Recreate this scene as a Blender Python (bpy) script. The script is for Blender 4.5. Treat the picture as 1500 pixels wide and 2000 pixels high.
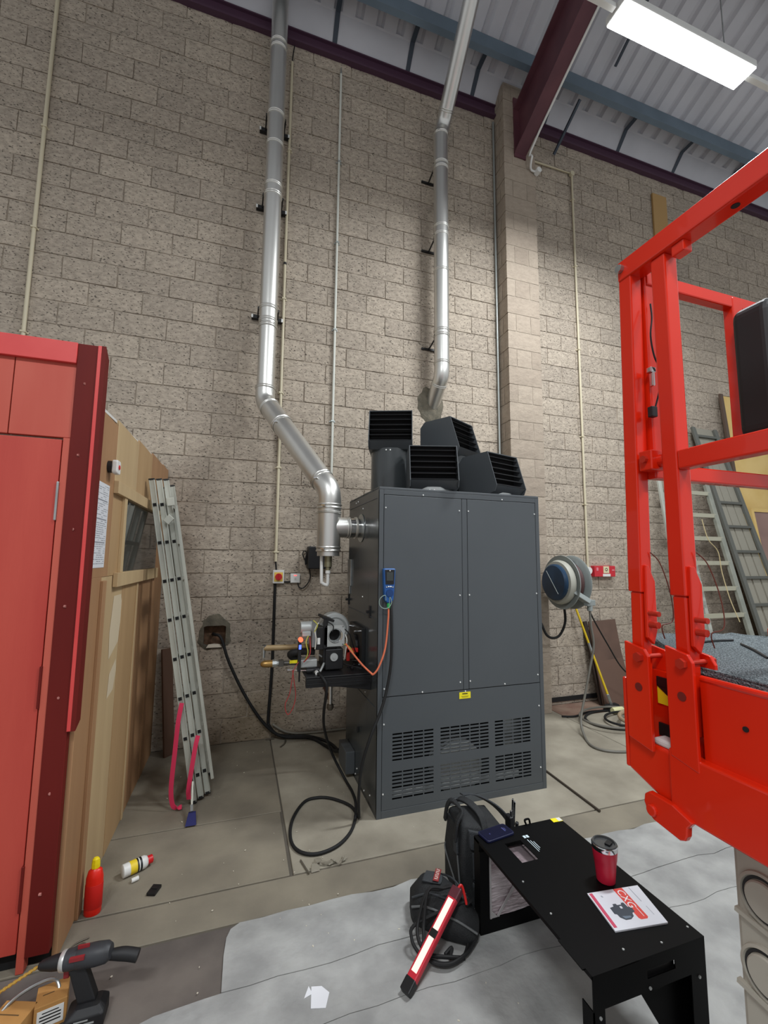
import bpy, bmesh, math, random
from mathutils import Vector, Matrix, Euler
random.seed(7)
for o in list(bpy.data.objects): bpy.data.objects.remove(o)
S = bpy.context.scene
COL = S.collection
# ------------------------------------------------------------------ camera
YAW, PITCH, ROLL = 0.317722, 0.107458, 0.0088078
F = Vector((math.sin(YAW)*math.cos(PITCH), math.cos(YAW)*math.cos(PITCH), math.sin(PITCH)))
Rr = Vector((math.cos(YAW), -math.sin(YAW), 0)); Uu = Rr.cross(F)
R2 = Rr*math.cos(ROLL)+Uu*math.sin(ROLL); U2 = -Rr*math.sin(ROLL)+Uu*math.cos(ROLL)
cd = bpy.data.cameras.new('camera'); cam = bpy.data.objects.new('camera', cd); COL.objects.link(cam)
cam.matrix_world = Matrix(((R2.x, U2.x, -F.x, 0), (R2.y, U2.y, -F.y, -4.4906), (R2.z, U2.z, -F.z, 1.7277), (0, 0, 0, 1)))
cd.sensor_fit = 'VERTICAL'; cd.sensor_height = 36; cd.lens = 845.709/2000*36; cd.clip_start = .02; cd.clip_end = 100
S.camera = cam
# ------------------------------------------------------------------ light and exposure
wd = bpy.data.worlds.new('hall_ambience'); S.world = wd; wd.use_nodes = True
bg = wd.node_tree.nodes['Background']; bg.inputs[0].default_value = (.95, .975, 1, 1); bg.inputs[1].default_value = .52
S.view_settings.view_transform = 'Standard'; S.view_settings.look = 'None'
S.view_settings.exposure = .0; S.view_settings.gamma = 1; S.view_settings.use_curve_mapping = False
LAMP_W = 205.0
# ------------------------------------------------------------------ helpers
def lin(h):
    h = h.lstrip('#'); c = [int(h[i:i+2], 16)/255 for i in (0, 2, 4)]
    return tuple(x/12.92 if x <= .04045 else ((x+.055)/1.055)**2.4 for x in c)+(1,)
MATS = {}
def mat(name, c, rough=.5, metal=0, c2=None, scale=8, bump=0, bscale=60, detail=4, emit=0, spec=.5, stretch=None, lo=.35, hi=.65, coat=0, coords='P', rand=0):
    m = bpy.data.materials.new(name); m.use_nodes = True; nt = m.node_tree; N = nt.nodes; L = nt.links
    b = N['Principled BSDF']; b.inputs['Roughness'].default_value = rough; b.inputs['Metallic'].default_value = metal
    b.inputs['Base Color'].default_value = lin(c); b.inputs['Specular IOR Level'].default_value = spec
    b.inputs['Coat Weight'].default_value = coat
    geo = N.new('ShaderNodeNewGeometry'); src = geo.outputs['Position']
    if coords == 'O':
        tc = N.new('ShaderNodeTexCoord'); src = tc.outputs['Object']
    if stretch:
        mp = N.new('ShaderNodeMapping'); mp.inputs['Scale'].default_value = stretch; L.new(src, mp.inputs['Vector']); src = mp.outputs[0]
    if c2:
        n = N.new('ShaderNodeTexNoise'); n.inputs['Scale'].default_value = scale; n.inputs['Detail'].default_value = detail; L.new(src, n.inputs['Vector'])
        r = N.new('ShaderNodeValToRGB'); r.color_ramp.elements[0].position = lo; r.color_ramp.elements[1].position = hi
        r.color_ramp.elements[0].color = lin(c); r.color_ramp.elements[1].color = lin(c2)
        L.new(n.outputs[0], r.inputs[0]); L.new(r.outputs[0], b.inputs['Base Color'])
    if bump:
        n2 = N.new('ShaderNodeTexNoise'); n2.inputs['Scale'].default_value = bscale; n2.inputs['Detail'].default_value = 3; L.new(src, n2.inputs['Vector'])
        bp = N.new('ShaderNodeBump'); bp.inputs['Strength'].default_value = bump; bp.inputs['Distance'].default_value = .01
        L.new(n2.outputs[0], bp.inputs['Height']); L.new(bp.outputs[0], b.inputs['Normal'])
    if emit:
        b.inputs['Emission Color'].default_value = lin(c); b.inputs['Emission Strength'].default_value = emit
    MATS[name] = m; return m
WM = {}
def M_of(o): return WM.get(o.name, Matrix())
class B:
    def __init__(s): s.bm = bmesh.new()
    def box(s, x0, x1, y0, y1, z0, z1):
        return s.ob(((x0+x1)/2, (y0+y1)/2, (z0+z1)/2), (x1-x0, y1-y0, z1-z0))
    def ob(s, c, d, R=None):
        m = Matrix.Translation(c) @ ((R.to_4x4() if R else Matrix())) @ Matrix.Diagonal((d[0], d[1], d[2], 1))
        bmesh.ops.create_cube(s.bm, size=1, matrix=m); return s
    def bar(s, p0, p1, w, t, up=(0, 0, 1)):
        p0, p1 = Vector(p0), Vector(p1); d = p1-p0; z = d.normalized(); x = Vector(up).cross(z)
        if x.length < 1e-4: x = Vector((1, 0, 0)).cross(z)
        x.normalize(); y = z.cross(x); R = Matrix((x, y, z)).transposed()
        return s.ob((p0+p1)/2, (w, t, d.length), R)
    def cyl(s, p0, p1, r0, r1=None, n=24, caps=True):
        p0, p1 = Vector(p0), Vector(p1); d = p1-p0; r1 = r0 if r1 is None else r1
        m = Matrix.Translation((p0+p1)/2) @ d.to_track_quat('Z', 'Y').to_matrix().to_4x4()
        bmesh.ops.create_cone(s.bm, cap_ends=caps, segments=n, radius1=r0, radius2=r1, depth=d.length, matrix=m); return s
    def lathe(s, prof, n=32, m=None, caps=True):
        m = m or Matrix(); rings = []
        for r, z in prof: rings.append([s.bm.verts.new(m @ Vector((r*math.cos(2*math.pi*i/n), r*math.sin(2*math.pi*i/n), z))) for i in range(n)])
        for a, b in zip(rings, rings[1:]):
            for i in range(n): s.bm.faces.new((a[i], a[(i+1) % n], b[(i+1) % n], b[i]))
        if caps:
            s.bm.faces.new(rings[0][::-1]); s.bm.faces.new(rings[-1])
        return s
    def tube(s, pts, r, n=10, smooth=6, caps=True):
        P = [Vector(p) for p in pts]
        if smooth > 1 and len(P) > 2:
            Q = []
            for i in range(len(P)-1):
                a = P[max(i-1, 0)]; b = P[i]; c = P[i+1]; d = P[min(i+2, len(P)-1)]
                for k in range(smooth):
                    t = k/smooth; Q.append(.5*((2*b)+(c-a)*t+(2*a-5*b+4*c-d)*t*t+(3*b-a-3*c+d)*t**3))
            P = Q+[P[-1]]
        T = [(P[min(i+1, len(P)-1)]-P[max(i-1, 0)]).normalized() for i in range(len(P))]
        u = T[0].orthogonal().normalized(); rings = []
        for i, p in enumerate(P):
            u = (u-T[i]*u.dot(T[i]))
            if u.length < 1e-6: u = T[i].orthogonal()
            u.normalize(); v = T[i].cross(u); rr = r(i/(len(P)-1)) if callable(r) else r
            rings.append([s.bm.verts.new(p+rr*(u*math.cos(2*math.pi*k/n)+v*math.sin(2*math.pi*k/n))) for k in range(n)])
        for a, b in zip(rings, rings[1:]):
            for k in range(n): s.bm.faces.new((a[k], a[(k+1) % n], b[(k+1) % n], b[k]))
        if caps: s.bm.faces.new(rings[0][::-1]); s.bm.faces.new(rings[-1])
        return s
    def ribbon(s, pts, w, t, side, smooth=6):
        P = [Vector(p) for p in pts]; Q = []
        for i in range(len(P)-1):
            a = P[max(i-1, 0)]; b = P[i]; c = P[i+1]; d = P[min(i+2, len(P)-1)]
            for k in range(smooth):
                q = k/smooth; Q.append(.5*((2*b)+(c-a)*q+(2*a-5*b+4*c-d)*q*q+(3*b-a-3*c+d)*q**3))
        P = Q+[P[-1]]; sd = Vector(side).normalized(); rings = []
        for i, p in enumerate(P):
            T = (P[min(i+1, len(P)-1)]-P[max(i-1, 0)]).normalized(); x = (sd-T*sd.dot(T)).normalized(); y = T.cross(x)
            rings.append([s.bm.verts.new(p+x*a*w/2+y*b*t/2) for a, b in ((-1, -1), (1, -1), (1, 1), (-1, 1))])
        for a, b in zip(rings, rings[1:]):
            for k in range(4): s.bm.faces.new((a[k], a[(k+1) % 4], b[(k+1) % 4], b[k]))
        s.bm.faces.new(rings[0][::-1]); s.bm.faces.new(rings[-1]); return s
    def prism(s, poly, ax, a0, a1):
        # poly: 2d points in the two other axes (order: x<y<z), extruded along axis ax
        def mk(p, a):
            q = list(p); q.insert(ax, a); return s.bm.verts.new(q)
        A = [mk(p, a0) for p in poly]; C = [mk(p, a1) for p in poly]; n = len(poly)
        s.bm.faces.new(A); s.bm.faces.new(C[::-1])
        for i in range(n): s.bm.faces.new((A[i], C[i], C[(i+1) % n], A[(i+1) % n]))
        return s
    def hull(s, pts):
        vs = [s.bm.verts.new(p) for p in pts]; bmesh.ops.convex_hull(s.bm, input=vs); return s
def rr_poly(x0, x1, z0, z1, r, n=5):
    out = []
    for cx, cz, a in ((x1-r, z1-r, 0), (x0+r, z1-r, 90), (x0+r, z0+r, 180), (x1-r, z0+r, 270)):
        for k in range(n+1):
            t = math.radians(a+90*k/n); out.append((cx+r*math.cos(t), cz+r*math.sin(t)))
    return out
def finish(o, smooth, bev, seg=2, sub=0):
    me = o.data
    if smooth:
        me.polygons.foreach_set('use_smooth', [True]*len(me.polygons)); me.set_sharp_from_angle(angle=math.radians(smooth if smooth is not True else 40))
    if bev:
        b = o.modifiers.new('bevel', 'BEVEL'); b.width = bev; b.segments = seg; b.limit_method = 'ANGLE'; b.angle_limit = math.radians(40); b.use_clamp_overlap = True
    if sub:
        q = o.modifiers.new('subdivision', 'SUBSURF'); q.levels = sub; q.render_levels = sub
def link(name, b, m, M):
    bm = b.bm; bmesh.ops.recalc_face_normals(bm, faces=bm.faces); bm.transform(M.inverted())
    me = bpy.data.meshes.new(name); bm.to_mesh(me); bm.free()
    if isinstance(m, (list, tuple)):
        for x in m: me.materials.append(x)
    else: me.materials.append(m)
    o = bpy.data.objects.new(name, me); COL.objects.link(o); return o
def part(name, b, m, parent, smooth=None, bev=0, label=None, kind=None, sub=0, seg=2):
    M = M_of(parent); o = link(name, b, m, M); o.parent = parent; WM[o.name] = M; finish(o, smooth, bev, seg, sub)
    if label: o['label'] = label
    if kind: o['kind'] = kind
    return o
def tags(o, label, cat, group=None):
    o['label'] = label; o['category'] = cat
    if group: o['group'] = group
    return o
def thing(name, label, cat, loc=(0, 0, 0), rotz=0, group=None):
    o = bpy.data.objects.new(name, None); COL.objects.link(o); o.empty_display_size = .05
    o.location = loc; o.rotation_euler = (0, 0, rotz); WM[o.name] = Matrix.Translation(loc) @ Matrix.Rotation(rotz, 4, 'Z')
    return tags(o, label, cat, group)
def solo(name, b, m, label, cat, smooth=None, bev=0, group=None, sub=0, seg=2):
    vs = [v.co for v in b.bm.verts]; c = Vector((sum(v.x for v in vs)/len(vs), sum(v.y for v in vs)/len(vs), min(v.z for v in vs)))
    M = Matrix.Translation(c); o = link(name, b, m, M); o.location = c; WM[o.name] = M; finish(o, smooth, bev, seg, sub)
    return tags(o, label, cat, group)
def struct(name, b, m, parent=None, smooth=None, bev=0, label=None):
    o = link(name, b, m, Matrix()); WM[o.name] = Matrix(); finish(o, smooth, bev); o['kind'] = 'structure'
    if label: o['label'] = label
    return o
def text_mesh(txt, size, M, depth=.0006):
    cu = bpy.data.curves.new('t', 'FONT'); cu.body = txt; cu.size = size; cu.extrude = depth; cu.align_x = 'CENTER'; cu.align_y = 'CENTER'; cu.resolution_u = 3
    o = bpy.data.objects.new('t', cu); COL.objects.link(o); dg = bpy.context.evaluated_depsgraph_get()
    me = bpy.data.meshes.new_from_object(o.evaluated_get(dg)); bpy.data.objects.remove(o); bpy.data.curves.remove(cu)
    b = B(); b.bm.from_mesh(me); bpy.data.meshes.remove(me); b.bm.transform(M); return b
def disc_screw(parent, p, n, m, r=.006, name='screw'):
    p = Vector(p); n = Vector(n); return part(name, B().cyl(p, p+n*.004, r, r*.8, n=8), m, parent)
# ------------------------------------------------------------------ materials
m_mortar = mat('mortar', '#968a7c', .95, c2='#b0a494', scale=6, bump=.3, bscale=200)
def block_material(name, base_a, base_b, pit, light):
    m = bpy.data.materials.new(name); m.use_nodes = True; nt = m.node_tree; N = nt.nodes; L = nt.links; b = N['Principled BSDF']
    b.inputs['Roughness'].default_value = .95; b.inputs['Specular IOR Level'].default_value = .15
    geo = N.new('ShaderNodeNewGeometry'); oi = N.new('ShaderNodeObjectInfo')
    add = N.new('ShaderNodeMath'); add.operation = 'ADD'; L.new(oi.outputs['Random'], add.inputs[0]); L.new(geo.outputs['Random Per Island'], add.inputs[1])
    fr = N.new('ShaderNodeMath'); fr.operation = 'FRACT'; L.new(add.outputs[0], fr.inputs[0])
    mp = N.new('ShaderNodeMapping'); mp.inputs['Scale'].default_value = (1, 1, 1.9); mp.inputs['Rotation'].default_value = (0, .45, 0); L.new(geo.outputs['Position'], mp.inputs[0])
    big = N.new('ShaderNodeTexNoise'); big.inputs['Scale'].default_value = .8; big.inputs['Detail'].default_value = 3; L.new(geo.outputs['Position'], big.inputs[0])
    mid = N.new('ShaderNodeTexNoise'); mid.inputs['Scale'].default_value = 16; mid.inputs['Detail'].default_value = 5; mid.inputs['Roughness'].default_value = .65; L.new(mp.outputs[0], mid.inputs[0])
    pn = N.new('ShaderNodeTexNoise'); pn.inputs['Scale'].default_value = 42; pn.inputs['Detail'].default_value = 3; L.new(mp.outputs[0], pn.inputs[0])
    m1 = N.new('ShaderNodeMix'); m1.data_type = 'RGBA'; m1.inputs[6].default_value = lin(base_a); m1.inputs[7].default_value = lin(base_b)
    t = N.new('ShaderNodeMath'); t.operation = 'ADD'; L.new(fr.outputs[0], t.inputs[0]); L.new(big.outputs[0], t.inputs[1])
    t2 = N.new('ShaderNodeMapRange'); t2.inputs[1].default_value = .35; t2.inputs[2].default_value = 1.6; L.new(t.outputs[0], t2.inputs[0]); L.new(t2.outputs[0], m1.inputs[0])
    r1 = N.new('ShaderNodeValToRGB'); r1.color_ramp.elements[0].position = .36; r1.color_ramp.elements[1].position = .62
    r1.color_ramp.elements[0].color = (.74, .73, .72, 1); r1.color_ramp.elements[1].color = (1.13, 1.12, 1.10, 1); L.new(mid.outputs[0], r1.inputs[0])
    mul = N.new('ShaderNodeMix'); mul.data_type = 'RGBA'; mul.blend_type = 'MULTIPLY'; mul.inputs[0].default_value = light; L.new(m1.outputs[2], mul.inputs[6]); L.new(r1.outputs[0], mul.inputs[7])
    r2 = N.new('ShaderNodeValToRGB'); r2.color_ramp.elements[0].position = .60; r2.color_ramp.elements[1].position = .67
    r2.color_ramp.elements[0].color = (0, 0, 0, 1); r2.color_ramp.elements[1].color = (pit, pit, pit, 1); L.new(pn.outputs[0], r2.inputs[0])
    m2 = N.new('ShaderNodeMix'); m2.data_type = 'RGBA'; L.new(r2.outputs[0], m2.inputs[0]); L.new(mul.outputs[2], m2.inputs[6]); m2.inputs[7].default_value = lin('#3b3733')
    ds = N.new('ShaderNodeVectorMath'); ds.operation = 'DISTANCE'; ds.inputs[1].default_value = (.18, 0, .12); L.new(geo.outputs['Position'], ds.inputs[0])
    dr = N.new('ShaderNodeMapRange'); dr.inputs[1].default_value = .62; dr.inputs[2].default_value = .12; dr.inputs[3].default_value = 0; dr.inputs[4].default_value = 1.1; L.new(ds.outputs['Value'], dr.inputs[0])
    dm_ = N.new('ShaderNodeMath'); dm_.operation = 'MULTIPLY'; L.new(dr.outputs[0], dm_.inputs[0]); L.new(big.outputs[0], dm_.inputs[1])
    m3 = N.new('ShaderNodeMix'); m3.data_type = 'RGBA'; L.new(dm_.outputs[0], m3.inputs[0]); L.new(m2.outputs[2], m3.inputs[6]); m3.inputs[7].default_value = lin('#5f4d22')
    L.new(m3.outputs[2], b.inputs['Base Color'])
    bp = N.new('ShaderNodeBump'); bp.inputs['Strength'].default_value = .55; bp.inputs['Distance'].default_value = .012
    sub = N.new('ShaderNodeMath'); sub.operation = 'SUBTRACT'; L.new(mid.outputs[0], sub.inputs[0]); L.new(r2.outputs[0], sub.inputs[1]); L.new(sub.outputs[0], bp.inputs['Height']); L.new(bp.outputs[0], b.inputs['Normal'])
    return m
m_block = block_material('split_faced_block', '#a59a8d', '#b5a99a', .85, .9)
m_smooth_block = block_material('smooth_grey_block', '#9c8f81', '#a99c8d', .12, .35)
m_slab = mat('worn_concrete', '#6c6559', .8, c2='#8f8776', scale=2.2, bump=.15, bscale=70, detail=9, lo=.3, hi=.7)
m_slab2 = mat('pale_worn_concrete', '#7f786a', .8, c2='#a19a8a', scale=2.6, bump=.18, bscale=70, detail=9, lo=.3, hi=.68)
m_screed = mat('light_grey_screed', '#8f8f8d', .8, c2='#aaaaa7', scale=5, bump=.45, bscale=28, detail=9)
m_dark_floor = mat('dark_stained_concrete', '#544d49', .75, c2='#6d655e', scale=3.5, bump=.1, bscale=70, detail=7)
m_brown_floor = mat('red_brown_painted_floor', '#75584b', .8, c2='#8a7464', scale=5)
m_joint = mat('dirty_floor_joint', '#5a544b', .95)
m_sheet = mat('white_liner_sheet', '#bcbcc2', .5, c2='#c8c8ce', scale=1.5)
m_purlin = mat('blue_grey_steel', '#5c6b77', .55, c2='#687885', scale=2)
m_rafter = mat('maroon_painted_steel', '#56303a', .5, c2='#663c44', scale=3)
m_eaves = mat('dark_maroon_steel', '#4a2f42', .55)
m_strap_dark = mat('dark_strap', '#3b4450', .6)
m_black = mat('black_plastic', '#141416', .45)
m_black_matt = mat('black_rubber', '#0f0f10', .7)
m_white_pl = mat('white_plastic', '#dcdcd8', .4)
m_cream = mat('cream_conduit', '#c9bfa4', .45)
m_grey_cond = mat('grey_galvanised_conduit', '#a9aeab', .4, .6)
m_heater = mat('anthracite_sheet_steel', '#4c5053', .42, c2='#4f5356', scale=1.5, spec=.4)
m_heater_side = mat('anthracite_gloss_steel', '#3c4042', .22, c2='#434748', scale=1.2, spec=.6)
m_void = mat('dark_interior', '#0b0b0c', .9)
m_steel = mat('stainless_flue', '#d3d2cd', .36, .93, c2='#e0dfda', scale=3, stretch=(1, 1, .2))
m_steel2 = mat('galvanised_steel', '#a7aaa9', .35, .9, c2='#b9bdbc', scale=12)
m_screw = mat('bright_screw', '#f2f2ee', .3, .3)
m_chrome = mat('chrome', '#d5d5d5', .15, 1)
m_red_lift = mat('orange_red_gloss_paint', '#d32106', .25, c2='#dd2a0a', scale=2, bump=.05, bscale=12, coat=.3)
m_yellow = mat('yellow_label', '#f2e21e', .5)
m_alu = mat('weathered_aluminium', '#a9aba2', .45, .35, c2='#bcbeb4', scale=10, stretch=(1, 1, .3))
# ------------------------------------------------------------------ floor
floor = struct('floor', B().box(-9, 14, -9, .4, -.12, -.008), m_joint)
def slab(x0, x1, y0, y1, m, z=0.0):
    g = .005
    return part('slab', B().box(x0+g, x1-g, y0+g, y1-g, -.02, z), m, floor, bev=.003, seg=1)
slab(-9, .345, -1.262, .01, m_slab)
slab(-9, .335, -1.895, -1.262, m_slab)
slab(.345, 3.5, -1.895, .01, m_slab2, .001)
slab(3.5, 14, -.36, .01, m_brown_floor)
slab(3.5, 14, -1.895, -.36, m_slab2)
slab(-9, 14, -2.135, -1.895, m_slab, -.001)
slab(-9, .9, -9, -2.135, m_dark_floor, -.003)
# light screed with its rounded, broken edge and wandering cracks
def crack(y, a, n0, n1, st=.11, seed=1):
    q = random.Random(seed); out = []; x = n0
    while x < n1: out.append((x, y+q.uniform(-a, a))); x += st if x < 3.6 else 2
    return out+[(n1, y)]
edge = [(.003, -2.30), (.012, -2.21), (.03, -2.165), (.07, -2.14)]+crack(-2.135, .014, .18, 14, seed=3)
c1 = crack(-2.462, .012, .0, 14, seed=4); c2 = crack(-2.70, .010, -.85, 14, seed=5)
part('slab', B().prism(c1+edge[::-1], 2, -.02, .004), m_screed, floor)
part('slab', B().prism([(-.62, -2.60), (-.24, -2.487), (-.06, -2.474)]+[(x, y-.0035) for x, y in c1]+c2[::-1], 2, -.02, .0035), m_screed, floor)
part('slab', B().prism([(-2.4, -9), (-1.3, -2.9)]+[(x, y-.0025) for x, y in c2]+[(14, -9)], 2, -.02, .003), m_screed, floor)
# ------------------------------------------------------------------ block wall
HX0, HX1, HZ0, HZ1 = -.31, -.085, .89, 1.10        # knocked-through hole
b = B(); b.box(-4, HX0, .012, .25, 0, 7.66); b.box(HX1, 10.5, .012, .25, 0, 7.66); b.box(HX0, HX1, .012, .25, 0, HZ0); b.box(HX0, HX1, .012, .25, HZ1, 7.66)
wall = struct('wall_back', b, m_mortar)
part('cavity', B().box(HX0-.05, HX1+.05, .10, .12, HZ0-.05, HZ1+.05), mat('brown_cavity', '#7a5b45', .9, c2='#54402f', scale=20), wall)
BW, BH, CH = .44, .215, .225
def block_bm(w, h, rough, rnd):
    bm = bmesh.new(); nx, nz = 5, 3; g = []
    for j in range(nz):
        row = []
        for i in range(nx):
            edge = i in (0, nx-1) or j in (0, nz-1)
            y = (.004 if edge else -.001)+rnd.uniform(-rough, rough)
            row.append(bm.verts.new((-w/2+w*i/(nx-1)+(rnd.uniform(-.004, .004) if not (i in (0, nx-1)) else rnd.uniform(-.0025, .0025)), y, h*j/(nz-1)+(0 if j in (0, nz-1) else rnd.uniform(-.02, .02))+(rnd.uniform(-.002, .002) if rough > .001 else 0))))
        g.append(row)
    for j in range(nz-1):
        for i in range(nx-1): bm.faces.new((g[j][i], g[j][i+1], g[j+1][i+1], g[j+1][i]))
    ring = g[0]+[g[1][-1]]+g[2][::-1]+[g[1][0]]; back = [bm.verts.new((v.co.x, .05, v.co.z)) for v in ring]; n = len(ring)
    for i in range(n): bm.faces.new((ring[i], back[i], back[(i+1) % n], ring[(i+1) % n]))
    bmesh.ops.recalc_face_normals(bm, faces=bm.faces); return bm
def mesh_from(bm, name, m):
    me = bpy.data.meshes.new(name); bm.to_mesh(me); bm.free(); me.materials.append(m); return me
rnd = random.Random(3)
variants = {}
def variant(w, k):
    key = (round(w, 3), k)
    if key not in variants: variants[key] = mesh_from(block_bm(w, BH, .0035, random.Random(hash(key) & 999)), 'block', m_block)
    return variants[key]
PX0, PX1, PD = 2.97, 3.435, .225
cells = []
for r in range(34):
    off = .12 if r % 2 else .345; k0 = int(math.floor((-4-off)/.45))
    for k in range(k0, int((10.5-off)/.45)+1):
        x0 = off+.45*k+.005; x1 = x0+.44; z0 = r*CH+.005
        if x1 < -4 or x1 > 10.5 or (PX0 < x0 and x1 < PX1): continue
        if x1 < -.75 and z0 < 2.2: continue
        segs = [(x0, x1)]
        if r == 4 and x1 > HX0 and x0 < HX1:
            segs = [(a, c) for a, c in ((x0, min(x1, HX0)), (max(x0, HX1), x1)) if c-a > .03]
        for a, c in segs: cells.append((a, c, z0))
C = Vector((0, -4.4906, 1.7277))
def hidden(a, c, z):
    x = (a+c)/2; P = Vector((x, 0, z+.11)); d = P-C
    for (bx0, bx1, by, bz1) in ((.93, 2.29, -1.4, 2.24),):
        t = (by-C.y)/d.y; q = C+d*t
        if bx0 < q.x < bx1 and q.z < bz1: return True
    t = (-3.8-C.y)/d.y; q = C+d*t
    if q.x > .95: return True
    t = (-.7-C.x)/d.x if d.x else -1; q = C+d*t
    if 0 < t < 1 and q.z < 2.5: return True
    depth = d.dot(F); v = 1000-845.7*d.dot(U2)/depth
    return v < -20
vis = sorted([c for c in cells if not hidden(*c)], key=lambda c: (Vector(((c[0]+c[1])/2, 0, c[2]))-C).length)
keep = set(vis[:300])
rest = B()
for a, c, z in cells:
    w = c-a; me = variant(w, rnd.randrange(7)) if abs(w-.44) < .001 else mesh_from(block_bm(w, BH, .006, rnd), 'block', m_block)
    loc = Vector(((a+c)/2, 0, z))+Vector((rnd.uniform(-.002, .002), rnd.uniform(-.003, .003), rnd.uniform(-.0015, .0015)))
    if (a, c, z) in keep:
        o = bpy.data.objects.new('block', me); COL.objects.link(o); o.location = loc; o.parent = wall
    else:
        t = bmesh.new(); t.from_mesh(me); t.transform(Matrix.Translation(loc)); tm = bpy.data.meshes.new('t'); t.to_mesh(tm); t.free(); rest.bm.from_mesh(tm); bpy.data.meshes.remove(tm)
part('blocks', rest, m_block, wall, kind='stuff')
# cement smeared round the hole and round the flue entry
def blob(x, z, rx, rz, y=-.004, n=26, hole=None, seed=1):
    q = random.Random(seed); b = B(); o = []; i = []
    for k in range(n):
        a = 2*math.pi*k/n; s = 1+q.uniform(-.12, .12); o.append((x+rx*s*math.cos(a), z+rz*s*math.sin(a)))
        if hole: i.append((x+hole[0]*max(-1, min(1, 1.35*math.cos(a))), z+hole[2]+hole[1]*max(-1, min(1, 1.35*math.sin(a)))))
    if hole:
        vo = [b.bm.verts.new((p[0], y+.004, p[1])) for p in o]; vi = [b.bm.verts.new((p[0], y-.005, p[1])) for p in i]; vb = [b.bm.verts.new((p[0], .06, p[1])) for p in i]
        for k in range(n):
            b.bm.faces.new((vo[k], vo[(k+1) % n], vi[(k+1) % n], vi[k])); b.bm.faces.new((vi[k], vi[(k+1) % n], vb[(k+1) % n], vb[k]))
    else:
        vo = [b.bm.verts.new((p[0], y+.008, p[1])) for p in o]; vi = [b.bm.verts.new((x+(p[0]-x)*.8, y-.008, z+(p[1]-z)*.8)) for p in o]
        for k in range(n): b.bm.faces.new((vo[k], vo[(k+1) % n], vi[(k+1) % n], vi[k]))
        b.bm.faces.new(vi)
    return b
m_cem = mat('cement_smear', '#6f685a', .95, c2='#565247', scale=14, bump=.5, bscale=60)
part('cement_patch', blob(-.2, 1.02, .155, .165, y=-.001, hole=(.098, .092, -.03), seed=4), m_cem, wall)
part('cement_patch', blob(2.04, 3.52, .17, .24, seed=9), m_cem, wall, smooth=30)
part('stone_chip', B().hull([(-.27, -.03, .885), (-.13, -.03, .885), (-.14, .03, .885), (-.26, .03, .885), (-.25, -.02, .915), (-.15, -.015, .912), (-.2, .02, .914)]), mat('pale_stone', '#c9bfae', .9), wall)
# pilaster
pil = struct('wall_pilaster', B().box(PX0+.01, PX1-.01, -PD+.008, .05, 0, 7.9), m_mortar)
pm = {}
for r in range(35):
    z = r*CH+.005
    full = r % 2
    splits = [(PX0, PX1)] if full else [(PX0, PX0+.11), (PX0+.12, PX1-.145), (PX1-.135, PX1)]
    for a, c in splits:
        key = (round(c-a, 3), rnd.randrange(3))
        if key not in pm: bmx = block_bm(c-a, BH, .0006, rnd); pm[key] = mesh_from(bmx, 'block', m_smooth_block)
        o = bpy.data.objects.new('block', pm[key]); COL.objects.link(o); o.location = ((a+c)/2, -PD, z); o.parent = pil
    for d0, d1 in (((-PD+.012, -.002),) if full else ((-PD+.012, -.115), (-.107, -.002))):
        key = ('s', round(d1-d0, 3))
        if key not in pm: pm[key] = mesh_from(block_bm(d1-d0, BH, .0006, rnd), 'block', m_smooth_block)
        o = bpy.data.objects.new('block', pm[key]); COL.objects.link(o); o.location = (PX0, (d0+d1)/2, z); o.rotation_euler = (0, 0, -math.pi/2); o.parent = pil
        if r < 12:
            o = bpy.data.objects.new('block', pm[key]); COL.objects.link(o); o.location = (PX1, (d0+d1)/2, z); o.rotation_euler = (0, 0, math.pi/2); o.parent = pil
struct('baseboard_back', B().box(3.5, 9, -.015, .0, .04, .09), m_black_matt)
# ------------------------------------------------------------------ roof
SL = .48
def roof_z(y): return 7.955+SL*(-y-.2)
eav = struct('eaves_beam', B().box(-4, PX0, -.06, .02, 7.575, 7.60).box(-4, PX0, -.03, -.015, 7.60, 7.72).box(PX1, 11, -.06, .02, 7.575, 7.60).box(PX1, 11, -.03, -.015, 7.60, 7.72).box(-4, 11, -.06, .02, 7.72, 7.735), m_eaves)
# gutter lining panel, bent at its bright ridge, one panel for each bay between straps
lin_x = [-4, -2.9, -1.5, -.05, 1.4, 2.85, 4.3, 5.75, 7.2, 8.65, 11]
gp = struct('ceiling_eaves', B().prism([(-.02, 7.72), (-.2, 7.95), (-.22, 7.96), (-.18, 7.98), (.0, 7.75)], 0, -4, 11), m_sheet)
# corrugated roof sheet
b = B(); xs = []; x = -4
while x < 11: xs += [(x, 0), (x+.03, .045), (x+.07, .045), (x+.10, 0)]; x += .25
top = [b.bm.verts.new((px, -.18, roof_z(-.18)+h)) for px, h in xs]; bot = [b.bm.verts.new((px, -9.0, roof_z(-9)+h)) for px, h in xs]
for i in range(len(xs)-1): b.bm.faces.new((top[i], top[i+1], bot[i+1], bot[i]))
struct('ceiling', b, m_sheet)
def zsec(y):
    z = roof_z(y)-.02
    return [(y+.03, z-.27), (y-.03, z-.25), (y-.03, z-.238), (y+.018, z-.256), (y+.018, z), (y+.05, z+.0), (y+.05, z-.01), (y+.03, z-.01)]
for k, y in enumerate((-.5, -1.85, -3.2, -4.6, -6.0, -7.4)):
    struct('roof_purlin', B().prism(zsec(y), 0, -4, 11), m_purlin)
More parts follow.
